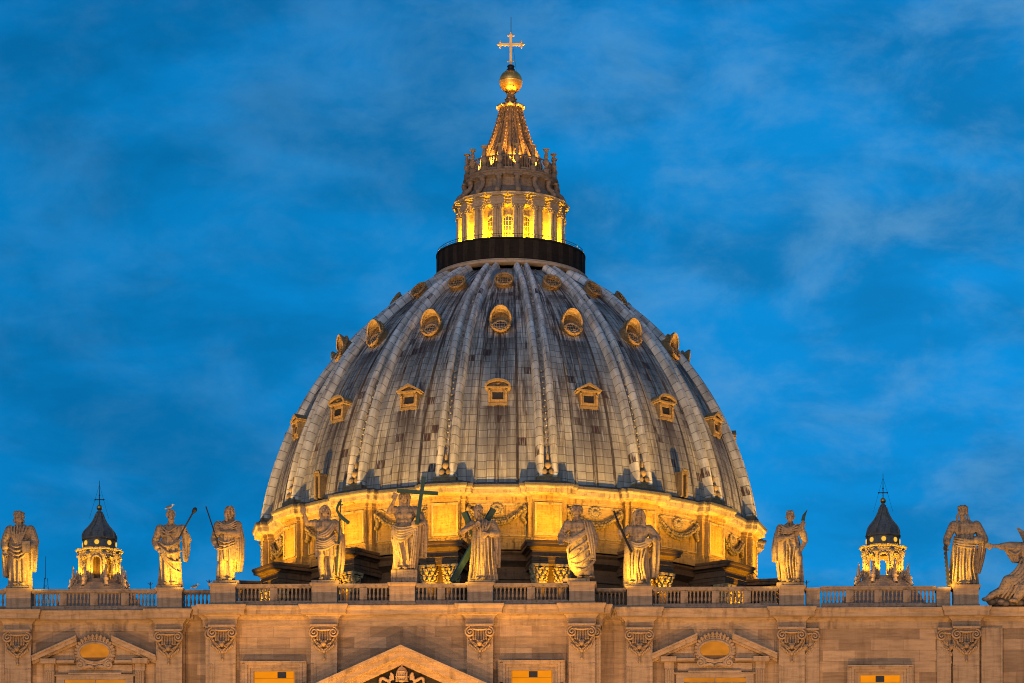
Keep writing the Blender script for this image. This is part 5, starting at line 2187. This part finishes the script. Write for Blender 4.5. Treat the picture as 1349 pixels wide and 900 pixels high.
f.cloth([(-0.66, -0.4, 2.95), (0.0, -0.58, 2.75), (0.75, -0.42, 3.3)], [(-0.66, -0.4, 2.2), (0.05, -0.6, 2.2), (0.75, -0.42, 2.6)], 5, 0.08)
f.cloth([(-0.6, -0.36, 3.2), (0.1, -0.5, 3.5), (0.6, -0.3, 4.2)], [(-0.55, -0.4, 3.0), (0.25, -0.52, 3.2), (0.78, -0.3, 4.0)], 3, 0.08)
remesh(f, V, M['statue'], 'body', t)
m = MB()
m.tube([(0.86, -0.6, 0.4), (1.0, -0.62, 3.0), (1.14, -0.62, 5.75)], 0.045, 8)
m.tube([(0.98, -0.62, 5.3), (1.30, -0.62, 5.32)], 0.05, 6)
m.build('staff', M['bronze'], t)
m = MB()
pts = [(1.16, -0.62, 5.6), (0.96, -0.66, 5.35), (0.86, -0.7, 4.95), (1.02, -0.7, 4.62), (1.35, -0.66, 4.3), (1.72, -0.62, 4.02)]
for i in range(len(pts) - 1):
    m.tube([pts[i], pts[i + 1]], 0.1 if i < 3 else 0.14, 6, flat=0.35, up=(0, 1, 0))
m.build('scroll', M['bronze'], t)

# -- 5: centre figure with the tall cross
t = statue('bare chested stone statue with raised hand carrying a tall dark upright cross', 0.12, PTOP + 0.98, SY0)
plinth(t, 0.93, 0.96)
f = Fig()
f.robe([(0.1, -0.05, 0, 0.78, 0.5), (1.0, -0.02, 0, 0.72, 0.54), (2.0, 0.0, 0, 0.72, 0.56), (2.8, 0.0, 0, 0.70, 0.52), (3.3, 0.0, 0, 0.62, 0.46)], amp=0.085, nf=10, seed=13, tw=1.1)
f.torso(0, (-0.8, 0.82), 4.45, 3.1, bare=True)
f.head((0.0, -0.12, 5.26), -0.1, 0, 0.14, 'long', 7)
f.arm((-0.76, 0, 4.35), (-1.12, -0.15, 4.15), (-0.68, -0.5, 4.95), bare=True, hd=(0.15, -0.1, 1), curl=0.1)
f.arm((0.8, 0, 4.3), (1.38, 0.0, 3.5), (0.98, -0.55, 3.2), bare=True, hd=(-0.7, -0.4, 0.1), side=(0, 0, 1))
f.robe([(0.95, 1.3, 0.25, 0.2, 0.3), (2.0, 1.35, 0.2, 0.26, 0.34), (3.2, 1.4, 0.15, 0.24, 0.36), (4.2, 0.95, 0.15, 0.3, 0.3)], n=44, amp=0.06, nf=7, seed=14)
f.robe([(0.05, 0.62, 0.1, 0.22, 0.4), (2.2, 0.85, 0.1, 0.24, 0.4), (3.3, 0.95, 0.05, 0.28, 0.4)], n=44, amp=0.05, nf=7, seed=24)
f.cloth([(-0.86, -0.3, 3.25), (-0.2, -0.62, 2.95), (1.05, -0.5, 3.2)], [(-0.84, -0.3, 2.5), (-0.25, -0.66, 2.0), (0.5, -0.55, 2.4)], 6, 0.095)
f.cloth([(-0.86, -0.3, 3.0), (-0.9, -0.3, 2.3), (-0.7, -0.4, 1.4)], [(-0.5, -0.5, 2.6), (-0.3, -0.64, 1.6), (-0.1, -0.6, 0.6)], 4, 0.08)
f.cloth([(0.75, -0.5, 2.9), (0.6, -0.6, 1.6), (0.45, -0.58, 0.15)], [(0.98, -0.45, 3.0), (0.85, -0.5, 1.6), (0.72, -0.45, 0.15)], 3, 0.09)
f.foot(-0.42, -0.52, 0.25)
f.foot(0.12, -0.58, -0.1)
remesh(f, V, M['statue'], 'body', t)
m = MB()
m.tube([(0.92, -0.72, 3.15), (1.42, -0.60, 6.55)], 0.175, 4, up=(0.7, 0.7, 0))
m.tube([(-0.48, -0.62, 5.58), (2.42, -0.66, 5.36)], 0.17, 4, up=(0, 0.7, 0.7))
m.build('cross', M['bronze'], t)

# -- 6: X cross
t = statue('stone statue of a bearded man in long robes before a green X-shaped cross', 5.54 + 0.1, PTOP + 0.22, SY0)
plinth(t, 0.98)
f = Fig()
f.robe([(0.0, 0.05, 0, 0.98, 0.55), (1.0, 0.05, 0, 0.88, 0.55), (2.2, 0.02, 0, 0.78, 0.54), (3.0, 0.0, 0, 0.70, 0.50), (3.5, -0.02, 0, 0.68, 0.44)], amp=0.095, nf=12, seed=15, tw=0.15)
f.torso(0, (-0.78, 0.78), 4.15, 3.0)
f.head((-0.28, -0.14, 5.0), -0.4, 0.08, 0.36, 'short', 9)
f.arm((-0.74, 0, 4.05), (-1.46, -0.2, 3.45), (-0.55, -0.66, 3.85), 0.26, bare=True, hd=(0.9, -0.05, 0.35), side=(0, 0, 1), curl=0.2)
f.arm((0.76, 0, 4.05), (1.05, -0.1, 3.35), (0.45, -0.62, 3.25), 0.28, hd=(-0.9, -0.2, -0.05), side=(0, 0, 1))
f.robe([(1.0, 0.98, 0.2, 0.2, 0.32), (2.4, 1.0, 0.15, 0.26, 0.4), (3.6, 0.95, 0.1, 0.26, 0.4), (4.1, 0.75, 0.08, 0.28, 0.36)], n=44, amp=0.05, nf=7, seed=16)
f.cloth([(-0.6, -0.42, 4.2), (-0.3, -0.52, 3.7), (-0.1, -0.5, 3.3)], [(0.7, -0.4, 4.25), (0.5, -0.52, 3.8), (0.3, -0.52, 3.45)], 5, 0.07)
f.cloth([(-0.7, -0.5, 3.0), (-0.72, -0.55, 1.6), (-0.85, -0.5, 0.1)], [(0.7, -0.48, 3.0), (0.75, -0.55, 1.6), (0.9, -0.5, 0.1)], 7, 0.07)
f.foot(-0.35, -0.55, 0.2)
f.foot(0.2, -0.58, -0.2)
remesh(f, V, M['statue'], 'body', t)
m = MB()
m.tube([(0.80, 0.30, 5.22), (-2.2, 0.62, 0.05)], 0.27, 4, up=(0.6, 0.8, 0.35))
m.build('cross_beam', M['bronze'], t)
m = MB()
m.tube([(-1.3, 0.62, 5.05), (0.75, 0.95, 0.3)], 0.27, 4, up=(-0.6, 0.8, 0.35))
m.build('cross_beam', M['bronze'], t)

# -- 7: billowing robes
t = statue('stone statue twisting in billowing wind blown robes with lowered hands', 12.77 - 0.5, PTOP + 0.3, SY0)
plinth(t, 0.95)
t.location.x += 0.1
f = Fig()
f.robe([(0.25, 0.55, 0, 0.62, 0.5), (0.8, 0.35, -0.05, 0.86, 0.55), (1.6, 0.2, -0.05, 0.86, 0.56), (2.4, 0.2, 0, 0.78, 0.54), (3.3, 0.12, 0, 0.64, 0.46)], amp=0.025, nf=7, seed=17, tw=0.6)
f.robe([(0.0, 0.75, 0.1, 0.35, 0.3), (0.9, 0.6, 0.05, 0.4, 0.35)], n=40, amp=0.04, nf=6, seed=37)
f.torso(0.15, (-0.68, 0.9), 4.05, 3.0)
f.head((0.02, -0.14, 4.86), -0.15, 0.05, 0.0, 'short', 11)
for i in range(20):
    a = i * 2.4
    f.ell((0.02 + 0.36 * math.cos(a), 0.0 + 0.25 * math.sin(a), 5.0 + 0.22 * math.sin(i * 1.3)), 0.11, 6)
f.arm((-0.64, 0, 3.95), (-1.08, -0.1, 3.1), (-1.1, -0.5, 2.6), 0.26, hd=(0.1, -0.5, -0.5))
f.arm((0.86, 0, 3.95), (1.28, 0.0, 2.9), (1.2, -0.3, 1.75), 0.28, hd=(-0.1, -0.2, -1))
f.cloth([(-0.8, -0.3, 3.3), (-0.3, -0.55, 2.9), (0.9, -0.42, 3.6)], [(-0.95, -0.3, 2.75), (-0.3, -0.6, 2.6), (0.8, -0.5, 3.2)], 4, 0.09)
f.cloth([(0.8, -0.4, 3.3), (-0.5, -0.6, 2.3), (-0.6, -0.4, 1.7)], [(1.25, -0.4, 1.2), (0.5, -0.66, 0.55), (-0.3, -0.5, 0.9)], 5, 0.13)
f.cloth([(0.55, -0.42, 4.1), (0.85, -0.5, 2.9), (1.1, -0.4, 1.4)], [(0.95, -0.35, 4.0), (1.2, -0.35, 2.9), (1.35, -0.3, 1.3)], 3, 0.1)
f.foot(1.15, -0.45, -0.4)
f.foot(0.2, -0.4, 0.3)
remesh(f, V, M['statue'], 'body', t)
m = MB()
m.box(-0.30, 0.30, -0.72, -0.60, -0.09, 0.09, mat=Matrix.Translation((-0.02, 0, 1.85)) @ Matrix.Rotation(R(-28), 4, 'Y'))
m.build('tablet', M['rail'], t)

# -- 8: long haired, slanted sword
t = statue('stone statue with long veiled hair, wide hanging cloak and a dark slanted sword', 16.83 - 0.15, PTOP + 0.22, SY1)
plinth(t, 0.98)
f = Fig()
f.robe([(0.0, -0.1, 0, 0.86, 0.5), (1.0, -0.05, 0, 0.76, 0.52), (2.2, 0.0, 0, 0.70, 0.52), (3.0, 0.02, 0, 0.66, 0.48), (3.4, 0.05, 0, 0.64, 0.44)], amp=0.09, nf=11, seed=18, tw=0.5)
f.torso(0.05, (-0.66, 0.86), 4.12, 3.0, bare=False)
f.head((0.1, -0.12, 4.95), -0.1, 0.04, 0.0, 'veil', 13)
f.arm((-0.62, 0, 4.0), (-1.12, 0.0, 3.55), (-1.18, -0.5, 3.45), 0.24, hd=(0, -0.3, 0.6))
f.arm((0.84, 0, 4.0), (1.42, 0.0, 3.3), (0.98, -0.5, 3.12), 0.27, hd=(-0.8, -0.3, -0.1), side=(0, 0, 1))
f.robe([(0.5, 1.15, 0.3, 0.16, 0.3), (1.6, 1.25, 0.25, 0.28, 0.34), (3.0, 1.35, 0.15, 0.28, 0.4), (4.0, 0.85, 0.12, 0.3, 0.36)], n=44, amp=0.06, nf=7, seed=20)
f.robe([(0.0, -0.88, 0.3, 0.18, 0.26), (1.8, -0.75, 0.25, 0.22, 0.3), (3.4, -0.6, 0.2, 0.24, 0.3)], n=40, amp=0.05, nf=6, seed=30)
f.cloth([(-0.6, -0.42, 3.1), (0.1, -0.6, 2.85), (0.95, -0.45, 3.2)], [(-0.6, -0.42, 2.8), (0.15, -0.62, 2.5), (0.9, -0.45, 2.85)], 3, 0.085)
f.cloth([(-0.5, -0.5, 2.7), (-0.6, -0.55, 1.4), (-0.5, -0.5, 0.2)], [(0.65, -0.5, 2.7), (0.4, -0.6, 1.4), (0.65, -0.5, 0.15)], 6, 0.075)
f.foot(-0.5, -0.5, 0.2)
f.foot(0.3, -0.55, -0.15)
remesh(f, V, M['statue'], 'body', t)
m = MB()
m.tube([(-1.70, -0.62, 5.2), (-1.3, -0.66, 4.15), (-0.42, -0.72, 2.2)], [0.07, 0.09, 0.1], 6)
m.build('sword', M['iron'], t)

# -- 9: green blade
t = statue('stone statue in a hip length cloak with bent knee, holding up a short green blade', 27.68 - 0.1, PTOP + 0.28, SY1)
plinth(t, 0.98)
f = Fig()
f.robe([(0.0, 0.15, 0.05, 0.66, 0.42), (1.0, 0.12, 0.02, 0.68, 0.48), (2.0, 0.08, 0, 0.70, 0.52), (2.9, -0.02, 0, 0.66, 0.5), (3.3, -0.04, 0, 0.62, 0.44)], amp=0.09, nf=10, seed=22, tw=0.6)
f.chain([((0.35, -0.1, 2.6), 0.36), ((0.62, -0.55, 1.75), 0.28), ((0.55, -0.45, 0.3), 0.2)], 12)
f.torso(-0.04, (-0.74, 0.68), 4.05, 3.0)
f.head((0.0, -0.14, 4.78), 0.05, 0, 0.12, 'short', 15)
f.arm((-0.7, 0, 3.95), (-0.95, -0.1, 3.15), (-0.1, -0.62, 3.2), 0.27, hd=(0.9, -0.1, 0.1), side=(0, 0, 1))
f.arm((0.66, 0, 3.95), (1.05, -0.15, 3.05), (0.92, -0.45, 3.9), 0.22, hd=(0, -0.1, 1))
f.chain([((1.05, -0.1, 3.0), 0.2), ((0.75, -0.4, 2.35), 0.16)], 10)
f.robe([(1.6, -1.0, 0.2, 0.22, 0.3), (2.6, -0.98, 0.15, 0.28, 0.38), (3.6, -0.8, 0.08, 0.3, 0.42), (4.15, -0.55, 0.05, 0.3, 0.36)], n=44, amp=0.055, nf=7, seed=23)
f.robe([(0.3, -0.62, 0.3, 0.16, 0.22), (1.8, -0.75, 0.25, 0.3, 0.3)], n=40, amp=0.05, nf=6, seed=33)
f.cloth([(-0.8, -0.36, 4.2), (-0.2, -0.54, 3.85), (0.55, -0.42, 4.2)], [(-0.9, -0.36, 3.6), (-0.3, -0.56, 3.5), (0.55, -0.46, 3.6)], 4, 0.075)
f.cloth([(-0.5, -0.5, 2.8), (-0.45, -0.55, 1.5), (-0.3, -0.5, 0.2)], [(0.6, -0.6, 2.4), (0.4, -0.72, 1.5), (0.5, -0.6, 0.4)], 5, 0.075)
f.foot(-0.15, -0.5, 0.15)
f.foot(0.58, -0.62, -0.2)
remesh(f, V, M['statue'], 'body', t)
m = MB()
m.tube([(0.88, -0.52, 3.75), (0.92, -0.52, 4.4)], 0.09, 8)
m.build('hilt', M['statue'], t)
m = MB()
m.tube([(0.90, -0.52, 4.38), (0.98, -0.52, 4.75), (1.22, -0.52, 5.18)], [0.16, 0.13, 0.02], 6, flat=0.5)
m.build('blade', M['bronze'], t)

# -- 10: the saw
t = statue('crowned bearded stone statue in heavy robes holding a long dark toothed saw', 40.1 - 0.1, PTOP + 0.05, SY1, 1.02)
plinth(t, 0.98, 0.1)
f = Fig()
f.robe([(0.0, -0.1, 0, 0.98, 0.52), (1.0, -0.08, 0, 0.88, 0.54), (2.2, -0.02, 0, 0.82, 0.54), (3.0, 0.02, 0, 0.74, 0.52), (3.5, 0.05, 0, 0.72, 0.46)], amp=0.095, nf=11, seed=25, tw=0.4)
f.torso(0.04, (-0.8, 0.95), 4.4, 3.1)
f.head((-0.1, -0.12, 5.2), -0.25, 0.04, 0.26, 'crown', 17, 1.03)
for q in (-1, 1):
    f.fold([(-0.1 + q * 0.3, 0.0, 5.1), (-0.1 + q * 0.38, -0.02, 4.8), (-0.05 + q * 0.42, -0.05, 4.45)], 0.1)
f.arm((-0.78, 0, 4.25), (-1.2, 0.0, 3.3), (-1.24, -0.35, 2.75), 0.27, hd=(-0.05, -0.2, -1))
f.arm((0.92, 0, 4.25), (1.42, -0.05, 3.25), (0.35, -0.68, 3.05), 0.29, hd=(-1, -0.1, 0.0), side=(0, 0, 1))
f.robe([(0.95, 0.95, 0.25, 0.16, 0.3), (2.0, 1.12, 0.2, 0.28, 0.36), (3.2, 1.32, 0.12, 0.3, 0.42), (4.2, 0.95, 0.1, 0.32, 0.38)], n=44, amp=0.06, nf=7, seed=26)
f.cloth([(-0.75, -0.42, 3.3), (0.1, -0.62, 3.15), (1.0, -0.45, 3.1)], [(-0.72, -0.42, 2.8), (0.1, -0.64, 2.6), (0.95, -0.4, 2.6)], 4, 0.085)
f.cloth([(-0.7, -0.5, 2.7), (-0.75, -0.55, 1.4), (-0.85, -0.5, 0.15)], [(0.75, -0.48, 2.7), (0.6, -0.58, 1.4), (0.8, -0.5, 0.15)], 7, 0.08)
f.foot(-0.4, -0.55, 0.2)
f.foot(0.3, -0.55, -0.15)
remesh(f, V, M['statue'], 'body', t)
m = MB()
teeth = []
a, b2 = Vector((-1.34, -0.5, 2.62)), Vector((-1.12, -0.5, 0.02))
nq = 18
left, right = [], []
for i in range(nq + 1):
    p = a.lerp(b2, i / nq)
    left.append((p.x - (0.16 if i % 2 else 0.07), p.z))
    right.append((p.x + 0.10, p.z))
m.prism((left + right[::-1]), -0.54, -0.46)
m.tube([a + Vector((-0.12, 0, 0.05)), a + Vector((0.14, 0, 0.05))], 0.07, 6)
m.build('saw', M['iron'], t)

# -- 11: seated figure at the frame's edge
t = statue('seated stone figure group at the right edge, one arm stretched out to the left', 44.95, 50.0, YS - PD + 0.4)
f = Fig()
f.robe([(0.6, 0.3, 0.1, 1.1, 0.6), (1.4, 0.2, 0.0, 1.2, 0.65), (2.3, 0.0, 0.0, 0.95, 0.58), (3.2, -0.35, 0, 0.7, 0.5)], amp=0.11, nf=10, seed=27, tw=1.5)
f.torso(-0.4, (-1.0, 0.4), 4.2, 2.9)
f.head((-0.2, -0.12, 5.1), 0.6, 0, 0, 'long', 19)
f.chain([((-0.9, 0, 4.05), 0.42), ((-1.7, -0.1, 4.15), 0.33), ((-2.35, -0.25, 4.1), 0.24)], 12)
f.chain([((-1.75, -0.15, 4.15), 0.2), ((-2.4, -0.28, 4.12), 0.16), ((-2.95, -0.36, 4.12), 0.11)], 10)
f.hand((-2.95, -0.36, 4.12), (-1, -0.05, 0.1), (0, 0, 1), 0.25, 1.1)
f.robe([(3.0, -1.25, 0.05, 0.2, 0.22), (3.5, -1.4, 0.0, 0.42, 0.26), (4.1, -1.6, -0.05, 0.62, 0.26)], n=44, amp=0.06, nf=6, seed=41)
f.fold([(-0.9, -0.3, 4.3), (-1.5, -0.38, 3.95), (-2.1, -0.4, 4.05)], 0.1)
f.fold([(-0.8, -0.35, 3.9), (-1.3, -0.36, 3.5), (-1.8, -0.34, 3.75)], 0.1)
f.chain([((-0.4, -0.1, 1.9), 0.62), ((-1.9, -0.5, 1.6), 0.42), ((-2.3, -0.4, 1.0), 0.3), ((-3.3, -0.45, 0.4), 0.2)], 12)
f.ell((-3.45, -0.5, 0.3), (0.34, 0.2, 0.16), 10)
f.chain([((0.0, -0.3, 1.6), 0.6), ((-0.7, -0.8, 1.1), 0.42), ((-1.3, -0.75, 0.25), 0.26)], 12)
f.ell((-1.55, -0.95, 0.14), (0.32, 0.2, 0.14), 10)
f.cloth([(-0.9, -0.4, 3.2), (-1.4, -0.6, 2.3), (-2.2, -0.6, 1.7)], [(0.3, -0.6, 2.6), (0.0, -0.9, 1.7), (-0.9, -1.0, 0.9)], 7, 0.12)
f.cloth([(-1.9, -0.5, 2.0), (-2.1, -0.55, 1.2), (-2.6, -0.5, 0.5)], [(-1.0, -0.8, 1.6), (-1.2, -0.9, 0.9), (-1.6, -0.8, 0.2)], 5, 0.11)
remesh(f, 0.04, M['statue'], 'body', t)
m = MB()
for i in range(9):
    k = i / 8
    m.tube([(-0.25 + 0.25 * k, 0.35, 3.6 - 0.25 * k), (-0.65 + 0.5 * k, 0.5, 4.9), (-1.15 + 0.75 * k, 0.55, 5.6 - 0.5 * k)], [0.2, 0.22, 0.07], 6, flat=0.5, up=(0, 1, 0))
m.build('wing', M['statue'], t, smooth=True, angle=50)
m = MB()
m.ell((-1.2, 0.6, 0.5), (2.2, 0.5, 1.0), 16)
m.ell((0.6, 0.7, 1.6), (2.0, 0.5, 1.9), 16)
m.ell((0.8, 0.5, 1.0), (1.6, 0.6, 1.4), 16)
for i in range(16):
    m.ell((-3.0 + 0.33 * i, 0.1 + 0.2 * math.sin(i * 2.0), 0.2 + 0.12 * math.sin(i * 1.7)), (0.34, 0.3, 0.24), 8)
m.build('rocky_base', M['rail'], t, smooth=True)

# clock surround beyond the frame carries the seated figure
ck = thing('clock_monument', 'pale stone clock base rising at the right end of the church front', 'monument', (49.3, YS - 0.2, ZB))
m = MB()
m.box(-1.6, 1.6, -0.3, 0.9, 0, 3.6)
m.lathe([(2.3, -0.3), (2.5, 0.0), (2.3, 0.4), (0.0, 0.4)], 36, mat=Matrix.Translation((0, -0.3, 3.4)) @ Matrix.Rotation(R(90), 4, 'X'))
m.build('surround', M['trim'], ck)

# spots lighting the statues from below, floating unseen beyond the cornice edge
for (X, zb, Y) in STAT[:-1]:
    dx = 0.9 if X < 0 else -0.9
    if 11 < abs(X) < 18:        # close pairs: keep the lamp clear of the neighbour's pedestal
        dx *= 0.5
    spot('statue_spotlight', (X + dx * 3.8, Y - 2.9, zb - 1.0), (X, Y, zb + 1.5), 2300, 42, (1.0, 0.56, 0.04), 1.0, 0.2)
spot('statue_spotlight', (42.6, YS - 4.2, 48.6), (45.0, YS, 51.5), 130, 70, SOFT, 0.9, 0.2)

# ================================================================= small things
# gulls
for (px, py, Y, lab) in ((223.5, 672.0, SY1 - 0.1, 'white gull standing on the head of the club bearing statue'), (257, 776.5, YS - 0.2, 'small pale gull perched on the balustrade rail between two statues')):
    p = at(px, py, Y)
    m = MB()
    m.ell((0, 0, 0.20), (0.20, 0.12, 0.12), 10, Matrix.Rotation(-0.35, 3, 'Y'))
    m.tube([(-0.15, 0, 0.16), (-0.36, 0, 0.08)], [0.07, 0.03], 6)
    m.tube([(0.17, 0, 0.26), (0.2, 0, 0.36)], 0.06, 6)
    m.ell((0.21, 0, 0.38), (0.085, 0.07, 0.075), 8)
    for q in (-1, 1):
        m.tube([(0.02, 0.04 * q, 0.12), (0.02, 0.04 * q, -0.02)], 0.015, 4)
    m.tube([(0.27, 0, 0.38), (0.37, 0, 0.36)], [0.025, 0.008], 5)
    b = m.build('gull', M['bird_w'], None, smooth=True)
    tag(b, lab, 'bird')
    b.location = p
    m = MB()
    for q in (-1, 1):
        m.ell((-0.05, 0.1 * q, 0.22), (0.22, 0.03, 0.08), 8, Matrix.Rotation(-0.3, 3, 'Y'))
    m.build('wing', M['bird_d'], b, smooth=True)
# lightning rods on the balustrade
for (px, py, Y, lab) in ((198, 778, YS - 0.2, 'small forked lightning rod left of the club bearing statue'), (275.5, 775, YS, 'small lightning rod left of the spear bearing statue'), (1062.5, 776, YS - 0.2, 'small forked lightning rod right of the green blade statue')):
    p = at(px, py, Y)
    m = MB()
    m.tube([(0, 0, -0.05), (0, 0, 0.62)], 0.03, 5)
    m.tube([(-0.2, 0, 0.55), (0, 0, 0.38), (0.2, 0, 0.55)], 0.022, 5)
    m.ell((0, 0, 0.5), 0.06, 6)
    b = m.build('lightning_rod', M['iron'], None)
    tag(b, lab, 'lightning rod')
    b.location = p
# far lattice mast
p = at(60, 800, 260)
mt = MB()
for q in range(3):
    a = 2 * PI * q / 3
    mt.tube([(1.5 * math.cos(a), 1.5 * math.sin(a), -30), (0.5 * math.cos(a), 0.5 * math.sin(a), 3.4), (0.3 * math.cos(a), 0.3 * math.sin(a), 5.2)], 0.045, 5)
for k in range(20):
    z = -30 + 1.75 * k
    r = 1.5 - 1.0 * (z + 30) / 33.4
    mt.tube([(r * math.cos(2 * PI * q / 3), r * math.sin(2 * PI * q / 3), z + 0.9 * (q % 2)) for q in range(4)], 0.025, 4)
mt.tube([(0, 0, 5.0), (0, 0, 9.0)], [0.06, 0.04], 5)
b = mt.build('radio_mast', M['iron'], None)
tag(b, 'faint distant lattice radio mast just right of the leftmost statue', 'mast')
b.location = p
